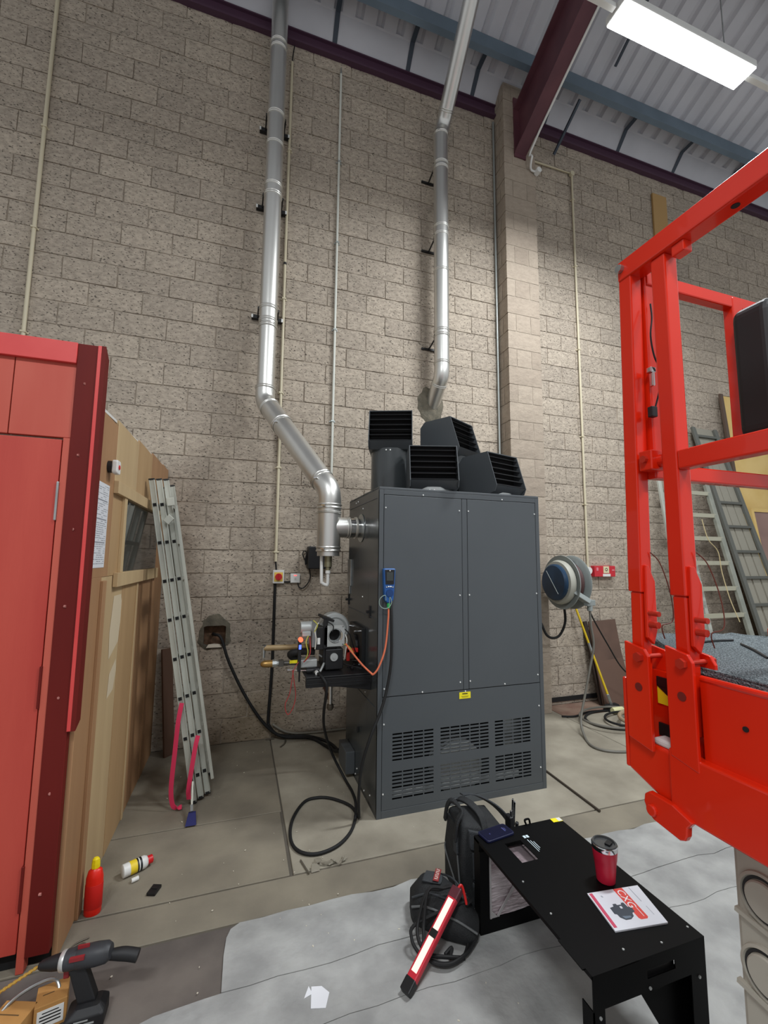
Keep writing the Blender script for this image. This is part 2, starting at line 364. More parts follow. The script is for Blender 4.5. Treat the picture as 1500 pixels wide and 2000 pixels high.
# purlin straps bent over the lining
for k, x in enumerate((-.45, .80, 1.72, 2.62, 3.75, 5.05, 6.15, 7.3, 8.6)):
    b = B().bar((x, -.035, 7.74), (x, -.215, 7.94), .006, .055, up=(1, 0, 0)).bar((x, -.215, 7.94), (x, -.46, 7.96), .006, .055, up=(1, 0, 0))
    struct('roof_strap', b, m_strap_dark)
# rafter with flanges
def raft(x):
    z = lambda y: 7.0+.45*(-y-.4)
    o = B()
    o.prism([(-.23, z(-.23)+.0), (-9, z(-9)), (-9, z(-9)+.6), (-.23, z(-.23)+.6)], 0, x-.008, x+.008)
    o.prism([(-.23, z(-.23)-.02), (-9, z(-9)-.02), (-9, z(-9)), (-.23, z(-.23))], 0, x-.085, x+.085)
    o.prism([(-.23, z(-.23)+.6), (-9, z(-9)+.6), (-9, z(-9)+.62), (-.23, z(-.23)+.62)], 0, x-.085, x+.085)
    o.box(x-.085, x+.085, -.24, -.2, 6.86, 7.7)
    return o
struct('roof_rafter', raft(3.2), m_rafter)
struct('roof_brace', B().bar((3.9, -.04, 7.33), (3.93, -.52, 7.665), .03, .03), m_strap_dark)
struct('roof_brace', B().bar((4.35, -.7, 8.1), (4.2, -1.75, 8.45), .03, .02), m_strap_dark)
# ------------------------------------------------------------------ light fittings
m_lamp_body = mat('white_lamp_body', '#d8d8d4', .4)
m_diff = mat('lit_diffuser', '#f6fbff', .4, emit=9)
def fitting(cx, cy, z, label, trunk):
    t = thing('strip_light', label, 'ceiling light', (cx, cy, z), group='strip lights hung below the roof')
    part('housing', B().box(cx-.74, cx+.74, cy-.10, cy+.10, z+.012, z+.085), m_lamp_body, t, bev=.012)
    part('diffuser', B().box(cx-.73, cx+.73, cy-.093, cy+.093, z, z+.014), m_diff, t, bev=.004)
    for s in (-.5, .5): part('hanger', B().cyl((cx+s, cy, z+.085), (cx+s, cy, roof_z(cy)-.02), .006, n=6), m_steel2, t)
    la = bpy.data.lights.new('strip_light_glow', 'AREA'); la.shape = 'RECTANGLE'; la.size = 1.44; la.size_y = .18; la.energy = LAMP_W; la.color = (.93, .97, 1)
    lo = bpy.data.objects.new('strip_light_glow', la); COL.objects.link(lo); lo.parent = t; lo.location = (0, 0, -.006)
    return t
fitting(3.36, -2.235, 6.0, 'bright white strip light beside the maroon rafter, hung under the roof', True)
fitting(3.36, -6.4, 6.0, 'strip light behind the camera above the red lift', True)
fitting(-1.6, -6.4, 6.0, 'strip light behind the camera above the cabin side of the hall', True)
solo('lighting_trunking', B().box(4.11, 8, -2.255, -2.215, 6.03, 6.07), m_lamp_body, 'white trunking bar running right from the lit strip light', 'trunking')
solo('lighting_trunking', B().box(2.0, 2.61, -2.255, -2.215, 6.03, 6.07), m_lamp_body, 'white trunking bar running left from the lit strip light past the maroon rafter', 'trunking')
# ------------------------------------------------------------------ warm air heater
X0, X1, Y0, Y1, HT = .93, 2.292, -1.555, -.66, 2.245
h = thing('warm_air_heater', 'tall anthracite grey warm air heater cabinet with four louvred outlet heads on top', 'heater', ((X0+X1)/2, (Y0+Y1)/2, 0))
b = B(); b.box(X0, X0+.004, Y0+.004, Y1, 0, HT).box(X1-.004, X1, Y0+.004, Y1, 0, HT).box(X0, X1, Y1-.004, Y1, 0, HT).box(X0, X1, Y0+.004, Y1, 0, .03)
b.box(X0, X1, Y0+.25, Y0+.254, .03, HT-.03)
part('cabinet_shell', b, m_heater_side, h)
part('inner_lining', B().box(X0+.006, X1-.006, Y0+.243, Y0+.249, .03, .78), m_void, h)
part('top_panel', B().box(X0, X1, Y0, Y1, HT-.02, HT), m_heater, h, bev=.004)
fy0, fy1 = Y0, Y0+.02
part('corner_post', B().box(X0, X0+.034, fy0, fy1, 0, HT-.02), m_heater, h, bev=.003)
part('corner_post', B().box(X1-.034, X1, fy0, fy1, 0, HT-.02), m_heater, h, bev=.003)
part('top_rail', B().box(X0+.034, X1-.034, fy0, fy1, HT-.055, HT-.02), m_heater, h, bev=.002)
part('bottom_rail', B().box(X0+.034, X1-.034, fy0, fy1, 0, .048), m_heater, h, bev=.002)
part('mullion', B().box(1.592, 1.634, fy0+.001, fy1, .782, HT-.058), m_heater, h, bev=.002)
part('front_panel', B().box(.967, 1.589, fy0, fy1, .782, HT-.058), m_heater, h, bev=.003)
part('front_panel', B().box(1.637, 2.255, fy0, fy1, .782, HT-.058), m_heater, h, bev=.003)
# louvred lower panel: real slots
cols = [(1.037, 1.352, 4), (1.399, 1.797, 5), (1.843, 2.16, 4)]; rows = [(.102, .292, 8), (.350, .541, 8)]
xc = [.967]; xo = []
for a, c, n in cols:
    p = (c-a)/n
    for k in range(n): xo.append((a+p*k+.004, a+p*(k+1)-.004))
zo = []
for a, c, n in rows:
    p = (c-a)/n
    for k in range(n): zo.append((a+p*k+.006, a+p*(k+1)-.006))
xs = sorted({.967, 2.255, *[v for q in xo for v in q]}); zs = sorted({.051, .778, *[v for q in zo for v in q]})
b = B(); V = {}
for i, x in enumerate(xs):
    for j, z in enumerate(zs): V[i, j] = b.bm.verts.new((x, fy0+.003, z))
for i in range(len(xs)-1):
    for j in range(len(zs)-1):
        if (xs[i], xs[i+1]) in xo and (zs[j], zs[j+1]) in zo: continue
        b.bm.faces.new((V[i, j], V[i+1, j], V[i+1, j+1], V[i, j+1]))
lp = part('louvre_panel', b, m_heater, h); sm = lp.modifiers.new('thickness', 'SOLIDIFY'); sm.thickness = .004; sm.offset = 0
part('fan_scroll', B().cyl((1.60, Y0+.10, .20), (1.60, Y0+.24, .20), .19, n=40).box(1.05, 2.1, Y0+.08, Y0+.10, .09, .125), mat('white_fan_scroll', '#c9ccca', .4, .3), h, smooth=30)
part('guard_mesh', B().box(2.0, 2.2, Y0+.12, Y0+.125, .30, .60), m_steel2, h)
for x, z in [(1.271, 2.2), (.967+.012, 2.094), (1.569, 2.096), (1.646, 2.096), (1.947, 2.2), (2.247, 2.097), (1.567, 1.462), (1.647, 1.463), (2.247, 1.464), (1.563, .836), (1.645, .838), (2.238, .841), (1.263, .792), (1.939, .795), (2.24, .609), (.978, .602), (2.24, .159), (.975, .154), (1.604, .770), (.978, .836)]:
    disc_screw(h, (x, fy0, z), (0, -1, 0), m_screw, .0058)
for y, z in [(-.965, 2.205), (-1.12, 2.13), (-1.14, 1.428), (-1.25, .735), (-.9, 2.20), (-1.043, .102), (-1.0, .045), (-1.25, .04), (-1.40, .08)]:
    disc_screw(h, (X0, y, z), (-1, 0, 0), m_screw, .0058)
part('warning_label', B().box(1.554, 1.646, fy0-.0015, fy0, .719, .764), m_yellow, h)
part('label_print', B().box(1.578, 1.622, fy0-.0019, fy0-.001, .749, .756).box(1.57, 1.63, fy0-.0019, fy0-.001, .734, .736).box(1.575, 1.625, fy0-.0019, fy0-.001, .728, .73), m_black, h)
# side details: seams, T latches, hinge plate, burner door
part('side_seam', B().box(X0-.003, X0, -1.50, -.70, 1.30, 1.304).box(X0-.003, X0, -1.50, -.70, .70, .703).box(X0-.004, X0, -1.50, -.68, 2.165, 2.169), m_heater, h)
for y, z in ((-.69, 1.368), (-1.356, 1.336)):
    part('tee_latch', B().box(X0-.008, X0, y-.012, y+.012, z-.045, z+.045).box(X0-.03, X0-.008, y-.012, y+.012, z-.01, z+.01), m_black, h, bev=.002)
part('hinge_plate', B().box(X0-.012, X0, -.78, -.67, 1.49, 1.72).box(X0-.01, X0, -.74, -.72, 1.42, 1.49), m_steel2, h, bev=.002)
part('handle', B().box(X0-.018, X0, -1.1, -1.08, .39, .43), m_black, h, bev=.004)
fl = part('burner_flange', B().box(X0-.03, X0, -1.24, -.86, .86, 1.2).cyl((X0-.05, -1.05, 1.03), (X0-.03, -1.05, 1.03), .10, n=28), m_black, h, bev=.003)
for y, z in ((-.9, 1.17), (-.9, .95), (-1.18, 1.17), (-1.18, .92)): part('stud', B().cyl((X0-.03, y, z), (X0-.075, y, z), .008, n=8), m_chrome, fl)
part('red_valve_handle', B().box(X0-.14, X0-.05, -1.22, -1.19, 1.02, 1.05).box(X0-.14, X0-.115, -1.22, -1.19, .96, 1.05), mat('red_plastic', '#c5251b', .4), h, bev=.004)
sh = part('burner_shelf', B().box(.46, X0, -1.42, -.95, .905, .915).box(.46, X0, -1.42, -1.405, .845, .905).box(.47, X0, -1.41, -1.40, .865, .89).prism([(.46, .905), (X0, .905), (X0, .79), (.70, .83), (.46, .85)], 1, -1.40, -1.39).prism([(.46, .905), (X0, .905), (X0, .79), (.70, .83), (.46, .85)], 1, -.96, -.95), m_black, h, bev=.003)
part('shelf_rib', B().box(.465, X0-.01, -1.428, -1.42, .893, .905), m_black, sh); part('shelf_rib', B().box(.465, X0-.01, -1.428, -1.42, .868, .876), m_black, sh); part('shelf_rib', B().box(.465, X0-.01, -1.426, -1.42, .846, .852), m_black, sh)
part('terminal_box', B().box(X0-.075, X0, -.98, -.72, .035, .205), m_heater, h, bev=.006)
# four louvred outlet heads: duct, hood and slats
def outlet(ax, ay, zb, ang, w=.375, hh=.35, dep=.40, lean=.07):
    M = Matrix.Translation((ax, ay, zb)) @ Matrix.Rotation(ang, 4, 'Z')
    def T(b): b.bm.transform(M); return b
    # hood profile in (y,z): front is -y
    yf, yb = -dep/2, dep/2; prof_l = [(yf-.02, .06), (yf+lean, hh), (yb-.05, hh), (yb, hh-.05), (yb, .05), (yb-.05, 0), (yf+.05, 0), (yf, .012)]
    hb = B(); t = .006
    for sx in (-w/2, w/2-t): hb.prism(prof_l, 0, sx, sx+t)
    hb.prism([(yf+lean, hh-t), (yf+lean, hh), (yb-.05, hh), (yb, hh-.05), (yb, .05), (yb-.05, 0), (yf+.05, 0), (yf-.02, .06), (yf-.01, .06), (yf+.05, t), (yb-.05, t), (yb-t, .05), (yb-t, hh-.053), (yb-.053, hh-t)], 0, -w/2+t, w/2-t)
    hd = part('outlet_head', T(hb), m_heater, h)
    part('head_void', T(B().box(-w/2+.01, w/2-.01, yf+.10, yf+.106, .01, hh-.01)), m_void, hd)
    n = 6
    for k in range(n):
        f = (k+.6)/n; y = (yf-.012)*(1-f)+(yf+lean)*f; z = .06+(hh-.06)*f
        part('louvre_slat', T(B().ob((0, y+.022, z-.012), (w-.014, .052, .003), Matrix.Rotation(math.radians(24), 3, 'X'))), m_black, hd)
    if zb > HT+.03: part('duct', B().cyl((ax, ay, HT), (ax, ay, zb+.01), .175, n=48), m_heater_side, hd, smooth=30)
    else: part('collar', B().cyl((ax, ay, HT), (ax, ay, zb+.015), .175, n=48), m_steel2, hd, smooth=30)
    for s in (-.035, .0):
        p = M @ Vector((s, -.175 if zb > HT+.03 else -.19, -.012)); part('rivet', B().cyl(p, p+(M.to_3x3() @ Vector((0, -.006, 0))), .006, n=8), m_screw, hd)
outlet(1.235, -.92, 2.66, -math.radians(21))
outlet(1.435, -1.335, HT+.018, -math.radians(17))
outlet(1.81, -.93, 2.64, math.radians(30))
outlet(2.03, -1.27, HT+.018, math.radians(17))
# ------------------------------------------------------------------ twin wall flue, left
R = .086
def band(parent, p, d, r=None, w=.03, name='locking_band', lug=True):
    r = r or R
    p = Vector(p); d = Vector(d).normalized(); q = d.to_track_quat('Z', 'Y').to_matrix().to_4x4(); q.translation = p
    o = part(name, B().lathe([(r-.002, -w*.7), (r+.005, -w*.65), (r+.007, -w*.45), (r+.005, -w*.25), (r+.001, -w/8), (r+.001, w/8), (r+.005, w*.25), (r+.007, w*.45), (r+.005, w*.65), (r-.002, w*.7)], 40, q, caps=False), m_steel, parent, smooth=30)
    if lug: part('band_clip', B().ob(p+Vector((-.6, -.8, 0))*(r+.012), (.014, .03, .012), Euler((0, 0, .9)).to_matrix()), m_chrome, o)
    return o
RU = R; R = .093; TX, TY = .662, -1.07; UX, UY = .165, -.22; ZB, ZT = 2.27, 3.335
fl = thing('flue_pipe', 'stainless flue rising from a tee on the left of the heater', 'flue', (TX, TY, 1.75))
part('tee_section', B().cyl((TX, TY, 1.79), (TX, TY, 2.14), R, n=48).cyl((TX, TY, 1.975), (TX+.16, TY, 1.975), R*.88, n=48), m_steel, fl, smooth=30)
part('end_cap', B().cyl((TX, TY, 1.745), (TX, TY, 1.79), R*.95, n=48), m_steel, fl, smooth=30)
part('stub_pipe', B().cyl((TX+.16, TY, 1.975), (X0-.002, TY, 1.975), R*.85, n=48), mat('polished_flue', '#cfcfcc', .12, 1), fl, smooth=30)
q = Matrix.Translation((X0-.006, TY, 1.975)) @ Matrix.Rotation(math.pi/2, 4, 'Y')
part('wall_collar', B().lathe([(.06, 0), (.115, 0), (.115, .004), (.06, .004)], 40, q, caps=False), m_steel2, fl, smooth=30)
band(fl, (TX+.155, TY, 1.975), (1, 0, 0), R*.89, .02, lug=False); band(fl, (X0-.05, TY, 1.975), (1, 0, 0), R*.88, .012, lug=False)
band(fl, (TX, TY, 2.14), (0, 0, 1)); band(fl, (TX, TY, 1.80), (0, 0, 1)); band(fl, (TX, TY, 2.09), (0, 0, 1), w=.012, lug=False)
dvec = Vector((UX-TX, UY-TY, 0)); L45 = dvec.length; dv = (dvec.normalized()+Vector((0, 0, 1))).normalized()
A = Vector((TX, TY, ZB)); Dp = Vector((UX, UY, ZB+L45))
part('elbow', B().tube([(TX, TY, 2.14), A-Vector((0, 0, .04)), A+dv*.04, A+dv*.14], R, 40, 5), m_steel, fl, smooth=30)
part('pipe_section', B().tube([A+dv*.14, Dp-dv*.42], R, 48), m_steel, fl, smooth=30)
part('pipe_section', B().tube([Dp-dv*.42, Dp-dv*.14], R*1.01, 48), m_steel, fl, smooth=30)
part('elbow', B().tube([Dp-dv*.14, Dp-dv*.04, Dp+Vector((0, 0, .04)), Dp+Vector((0, 0, .14))], R, 40, 5), m_steel, fl, smooth=30)
band(fl, A+dv*.14, dv); band(fl, Dp-dv*.42, dv); band(fl, Dp-dv*.13, dv, w=.018, lug=False); band(fl, Dp+Vector((0, 0, .13)), (0, 0, 1), w=.02, lug=False)
R = RU; zz = [ZB+L45+.14, 4.05, 4.9, 5.15, 6.0, 6.7, 7.18, 9.2]
part('corrugated_sleeve', B().lathe([(R-.004+(.003 if k % 2 else 0), 3.49+k*.56/30) for k in range(31)], 40, Matrix.Translation((UX, UY, 0)), caps=False).cyl((UX, UY, ZB+L45+.12), (UX, UY, 3.495), R*.98, n=40), m_steel, fl, smooth=25)
zs2 = [4.05, 4.75, 5.55, 6.35, 7.15, 8.4]
for a, c in zip(zs2, zs2[1:]): part('pipe_section', B().cyl((UX, UY, a), (UX, UY, c), R, n=48), m_steel, fl, smooth=30)
for z in (4.02, 4.08, 5.55, 6.02, 7.15, 7.22): band(fl, (UX, UY, z), (0, 0, 1), w=.022, lug=False)
for z in (4.21, 5.446, 6.365):
    o = part('wall_bracket', B().box(UX-.16, UX+.155, -.045, -.001, z-.02, z+.02).box(UX-.105, UX-.09, UY, -.04, z-.012, z+.012).box(UX+.09, UX+.105, UY, -.04, z-.012, z+.012), m_black, fl, bev=.002)
    band(fl, (UX, UY, z), (0, 0, 1), R+.001, .025, name='bracket_band', lug=False)
    part('bracket_end', B().box(UX-.162, UX-.145, -.05, -.045, z-.018, z+.018).box(UX+.14, UX+.157, -.05, -.045, z-.018, z+.018), m_screw, o)
part('condensate_drain', B().cyl((TX, TY, 1.66), (TX, TY, 1.745), .03, n=20).cyl((TX, TY, 1.63), (TX, TY, 1.66), .018, n=16), mat('brass_green', '#8f8a70', .4, .7), fl, smooth=30)
part('drain_pipe', B().tube([(TX, TY, 1.635), (TX, TY, 1.53), (TX-.012, TY, 1.518), (TX-.045, TY, 1.535), (TX-.05, TY, 1.56), (TX-.05, TY+.02, 1.75)], .013, 12, 3).cyl((TX, TY, 1.608), (TX, TY, 1.632), .02, n=16), m_white_pl, fl, smooth=35)
# ------------------------------------------------------------------ flue, right
GX, GY = 2.08, -.22
g = thing('flue_pipe', 'stainless flue leaving the wall above the heater and bending along the roof', 'flue', (GX, GY, 3.45))
b0 = Vector((GX, GY, 3.80)); e0 = Vector((0, .7071, -.7071))
part('elbow', B().tube([b0+e0*.12, b0+e0*.03, b0+Vector((0, 0, .04)), b0+Vector((0, 0, .12))], R, 40, 5), m_steel, g, smooth=30)
part('wall_pipe', B().tube([b0+e0*.42, b0+e0*.12], R, 40), m_steel, g, smooth=30)
for a, c in ((3.92, 4.32), (4.32, 5.05), (5.05, 5.6), (5.6, 6.35), (6.35, 6.82)): part('pipe_section', B().cyl((GX, GY, a), (GX, GY, c), R, n=48), m_steel, g, smooth=30)
t0 = Vector((GX+.03, GY, 6.95)); tv = Vector((-.045, -.775, .63)).normalized()
part('elbow', B().tube([(GX, GY, 6.82), t0-Vector((.01, 0, .05)), t0+tv*.05, t0+tv*.14], R, 40, 5), m_steel, g, smooth=30)
part('pipe_section', B().tube([t0+tv*.14, t0+tv*2.3], R, 48), m_steel, g, smooth=30)
for z in (3.94, 4.32, 5.05, 5.6, 6.35, 6.8): band(g, (GX, GY, z), (0, 0, 1), w=.022, lug=z > 6.7)
band(g, t0+tv*.14, tv, w=.022); band(g, b0+e0*.11, e0, w=.02, lug=False)
for z in (4.19, 5.427, 6.34):
    part('wall_bracket', B().box(GX-.16, GX+.02, -.02, -.001, z-.012, z+.012).bar((GX-.07, -.02, z), (GX-.07, GY, z+.05), .014, .014).bar((GX-.07, GY+.005, z+.05), (GX-.09, GY, z+.08), .012, .012), m_black, g, bev=.001)
    band(g, (GX, GY, z+.07), (0, 0, 1), R+.001, .022, name='bracket_band', lug=False)
# ------------------------------------------------------------------ conduits on the wall
def conduit(label, path, r, m, clips, mclip=None, end=None):
    t = thing('conduit', label, 'conduit', path[0])
    part('tube', B().tube(path, r, 12, 1), m, t, smooth=40)
    for p in clips:
        o = part('saddle_clip', B().box(p[0]-.032, p[0]+.032, -.006, 0, p[2]-.008, p[2]+.008).box(p[0]-r-.006, p[0]+r+.006, p[1]-r-.005, 0, p[2]-.009, p[2]+.009), mclip or m, t, bev=.002)
    return t
yc = -.022
conduit('cream conduit running up the wall behind the red cabin', [(-1.91, yc, 2.6), (-1.91, yc, 7.5)], .0165, m_cream, [(-1.91, yc, z) for z in (3.70, 4.70, 5.72)])
t = conduit('cream conduit rising from the red isolator switch beside the left flue', [(.336, yc, 1.69), (.33, yc, 3.4), (.324, yc, 4.9), (.326, yc, 7.33)], .0145, m_cream, [(.336, yc, 1.786), (.331, yc, 2.644), (.329, yc, 3.433), (.326, yc, 4.471), (.33, yc, 6.22)])
part('cable_tail', B().tube([(.326, yc, 7.33), (.33, -.02, 7.42), (.345, -.015, 7.56)], .006, 8), m_black_matt, t)
part('cable_tail', B().tube([(.336, yc, 1.69), (.34, yc, 1.65), (.345, yc, 1.6)], .008, 8), m_black_matt, t)
part('coupler', B().cyl((.324, yc, 4.86), (.324, yc, 4.885), .017, n=12), m_black, t)
t = conduit('slim white conduit ending below the eaves between the two flues', [(.878, yc, 2.3), (.882, yc, 4.2), (.89, yc, 7.40)], .0135, mat('pale_conduit', '#cfd0c6', .4), [(.8775, yc, 3.19), (.882, yc, 4.226), (.887, yc, 5.258), (.89, yc, 6.26)], m_grey_cond)
part('tip', B().cyl((.89, yc, 7.40), (.89, yc, 7.49), .013, .006, n=12), m_grey_cond, t)
t = conduit('cream conduit with an elbow box dropping to the red fire alarm point', [(3.46, yc, 7.14), (4.21, yc, 7.145), (4.213, yc, 4.5), (4.21, yc, 1.62)], .0145, m_cream, [(4.212, yc, z) for z in (2.45, 3.35, 4.55, 5.75, 6.75)])
part('elbow_box', B().cyl((4.21, -.045, 7.145), (4.21, -.004, 7.145), .035, n=20), m_cream, t, smooth=30); part('junction_box', B().cyl((4.21, -.05, 1.60), (4.21, -.002, 1.60), .045, n=20), m_white_pl, t, smooth=30)
conduit('grey conduit tucked in the corner left of the block pilaster', [(2.945, -.025, 2.1), (2.945, -.025, 7.5)], .014, m_grey_cond, [])
t = thing('conduit', 'white conduit under the maroon rafter ending in a round junction box', 'conduit', (3.30, -.24, 6.9))
zr = lambda y: 6.965+.45*(-y-.4)
part('tube', B().tube([(3.295, -2.6, zr(-2.6)), (3.295, -.5, zr(-.5)), (3.31, -.33, 6.83), (3.345, -.25, 6.74), (3.42, -.25, 6.72)], .013, 10, 4), m_white_pl, t, smooth=40)
part('junction_box', B().cyl((3.44, -.30, 6.72), (3.44, -.23, 6.72), .035, n=20), m_white_pl, t, smooth=30)
# isolator, spur, transformer
t = thing('isolator_switch', 'white rotary isolator with red knob on yellow plate at the foot of the cream conduit', 'switch', (.366, 0, 1.475))
part('housing', B().box(.312, .421, -.055, -.001, 1.475, 1.607), m_white_pl, t, bev=.006); part('yellow_plate', B().box(.325, .408, -.058, -.055, 1.495, 1.585), mat('amber_plate', '#e8c95a', .5), t)
k = part('knob', B().cyl((.366, -.085, 1.541), (.366, -.058, 1.541), .033, n=28), mat('red_knob', '#c8161c', .35), t, smooth=30); part('grip', B().box(.361, .371, -.096, -.085, 1.512, 1.570), MATS['red_knob'], k, bev=.002)
t = thing('fused_spur', 'white square fused spur plate with red light right of the isolator', 'socket', (.533, 0, 1.479))
part('plate', B().box(.486, .581, -.032, -.001, 1.479, 1.571), m_white_pl, t, bev=.004); part('indicator', B().box(.52, .545, -.034, -.032, 1.548, 1.556), mat('neon_red', '#ff4a4a', .4, emit=2.5), t); part('fuse_carrier', B().box(.526, .543, -.035, -.032, 1.508, 1.53), mat('grey_plastic', '#b9bab8', .4), t)
solo('cable', B().tube([(.42, -.02, 1.49), (.45, -.018, 1.488), (.487, -.02, 1.49)], .008, 8), m_black_matt, 'short black cable joining the isolator to the fused spur', 'cable', smooth=40)
solo('transformer_box', B().box(.645, .88, -.12, -.002, 1.62, 1.845), m_black, 'black box on the wall behind the flue tee', 'box', bev=.008)
solo('cable', B().tube([(.56, -.02, 1.48), (.575, -.03, 1.435), (.62, -.03, 1.43), (.675, -.03, 1.5), (.68, -.03, 1.58), (.64, -.035, 1.68), (.60, -.04, 1.76), (.615, -.04, 1.80), (.64, -.04, 1.77), (.632, -.04, 1.66), (.628, -.04, 1.72), (.65, -.04, 1.8)], .0055, 8), m_black_matt, 'thin black flex looping from the fused spur to the black box', 'cable', smooth=40)
solo('cable', B().tube([(.338, -.015, 1.475), (.338, -.015, .9), (.335, -.016, .6), (.318, -.02, .2), (.33, -.03, .13), (.40, -.045, .05), (.52, -.05, .02), (.70, -.10, .016), (.86, -.30, .016), (.90, -.66, .05)], .014, 10), m_black_matt, 'black armoured cable dropping from the isolator and running along the floor to the heater', 'cable', smooth=40)
# hose out of the wall hole
solo('hose', B().tube([(-.22, .10, .99), (-.20, .0, 1.0), (-.14, -.04, .97), (-.06, -.06, .75), (.10, -.06, .43), (.28, -.08, .17), (.45, -.09, .04), (.70, -.14, .018), (.82, -.38, .02), (.852, -.62, .07), (.862, -.715, .12)], .014, 10), m_black_matt, 'black cable hanging from the hole in the wall down to the floor', 'cable', smooth=40)
solo('hose', B().tube([(.36, -.03, .14), (.5, -.022, .05), (.7, -.022, .022), (1.2, -.025, .02)], .010, 10), mat('grey_hose', '#8f8b80', .5), 'pale grey hose lying along the foot of the wall', 'hose', smooth=40)
# ------------------------------------------------------------------ gas burner on the shelf
m_cast = mat('cast_aluminium', '#b3b6b4', .45, .4); m_wire_y = mat('yellow_green_wire', '#b7b34a', .5); m_wire_w = mat('white_wire', '#d8d6cc', .5); m_wire_r = mat('red_wire', '#a33030', .5)
bu = thing('gas_burner', 'opened gas burner with cast grey square flange standing on the black shelf', 'burner', (.66, -1.2, .915))
# square flange facing the room with a round throat
b = B(); fx, fz, fy = .675, 1.166, -1.31; n = 40
ring_o = []; ring_i = []; ring_b = []
sq = rr_poly(fx-.074, fx+.074, fz-.075, fz+.075, .012, 4)
def sqpt(a):
    c, s = math.cos(a), math.sin(a); k = .075/max(abs(c), abs(s)); k = min(k, .096); return (fx+c*k, fz+s*k)
for i in range(n):
    a = 2*math.pi*i/n; p = sqpt(a); ring_o.append((p[0], p[1])); ring_i.append((fx+.006+.046*math.cos(a), fz+.002+.046*math.sin(a)))
vo = [b.bm.verts.new((p[0], fy, p[1])) for p in ring_o]; vb = [b.bm.verts.new((p[0], fy+.018, p[1])) for p in ring_o]; vi = [b.bm.verts.new((p[0], fy, p[1])) for p in ring_i]; vd = [b.bm.verts.new((fx+.004+(p[0]-fx)*.9, fy+.10, fz+(p[1]-fz)*.9)) for p in ring_i]
for i in range(n):
    j = (i+1) % n
    b.bm.faces.new((vo[i], vo[j], vi[j], vi[i])); b.bm.faces.new((vo[i], vb[i], vb[j], vo[j])); b.bm.faces.new((vi[i], vi[j], vd[j], vd[i]))
fo = part('flange', b, m_cast, bu, smooth=35)
part('throat', B().cyl((fx+.004, fy+.06, fz), (fx+.004, fy+.10, fz), .044, n=28), m_void, bu)
q = Matrix.Translation((fx+.006, fy-.001, fz+.002)) @ Matrix.Rotation(math.pi/2, 4, 'X')
part('throat_rim', B().lathe([(.044, -.006), (.05, 0), (.053, .003), (.053, -.004)], 32, q, caps=False), m_chrome, bu, smooth=30)
for sx in (-1, 1):
    for sz in (-1, 1): part('bolt_hole', B().cyl((fx+sx*.062, fy-.001, fz+sz*.063), (fx+sx*.062, fy+.004, fz+sz*.063), .004, n=8), m_black, fo)
# fan scroll behind
q = Matrix.Translation((.70, -1.15, 1.20)) @ Matrix.Rotation(math.pi/2, 4, 'X')
part('fan_scroll', B().lathe([(.03, .05), (.105, .05), (.115, .04), (.115, -.05), (.105, -.06), (.03, -.06)], 40, q), m_cast, bu, smooth=35)
part('scroll_rib', B().lathe([(.075, .052), (.085, .058), (.09, .052)], 40, q, caps=False), m_cast, bu, smooth=35)
part('burner_body', B().box(.60, .70, -1.28, -1.10, .93, 1.10).box(.615, .745, -1.30, -1.16, .925, 1.07), m_black, bu, bev=.006)
part('scale_dial', B().cyl((.675, -1.312, 1.015), (.675, -1.30, 1.015), .028, n=28).cyl((.675, -1.316, 1.013), (.675, -1.31, 1.013), .01, n=16), m_cast, bu, smooth=30)
part('control_box', B().box(.545, .60, -1.30, -1.12, 1.07, 1.23), m_black, bu, bev=.004)
part('control_label', B().box(.552, .572, -1.302, -1.30, 1.11, 1.155), m_white_pl, bu)
part('terminal_strip', B().box(.515, .545, -1.30, -1.14, 1.09, 1.26), mat('grey_terminal', '#7d7f80', .5), bu, bev=.003)
part('hinge_cover', B().ob((.62, -1.26, 1.29), (.10, .10, .018), Euler((.1, .35, .2)).to_matrix()).box(.595, .625, -1.31, -1.29, 1.08, 1.29), m_black, bu, bev=.003)
part('motor', B().cyl((.435, -1.24, 1.225), (.52, -1.24, 1.225), .042, n=28).box(.445, .51, -1.28, -1.2, 1.165, 1.2), m_cast, bu, smooth=35, bev=.004)
part('air_hose', B().tube([(.58, -1.22, 1.02), (.62, -1.24, .99), (.595, -1.30, .955), (.57, -1.33, .925)], .008, 10), m_cast, bu, smooth=40)
part('gas_valve', B().box(.44, .56, -1.27, -1.16, .945, 1.0), m_cast, bu, bev=.005); part('valve_label', B().box(.37, .43, -1.212, -1.21, .968, .99), m_yellow, bu)
pr_ = part('pressure_switch', B().cyl((.48, -1.30, .93), (.57, -1.30, .93), .022, n=20).cyl((.535, -1.335, .925), (.535, -1.31, .925), .017, n=16), m_black, bu, smooth=35)
part('gland', B().cyl((.545, -1.37, .925), (.545, -1.335, .925), .014, n=16), m_white_pl, pr_, smooth=35)
part('test_probe', B().cyl((.35, -1.30, .945), (.48, -1.30, .932), .004, n=8).cyl((.345, -1.30, .946), (.365, -1.30, .944), .008, n=10), m_chrome, bu)
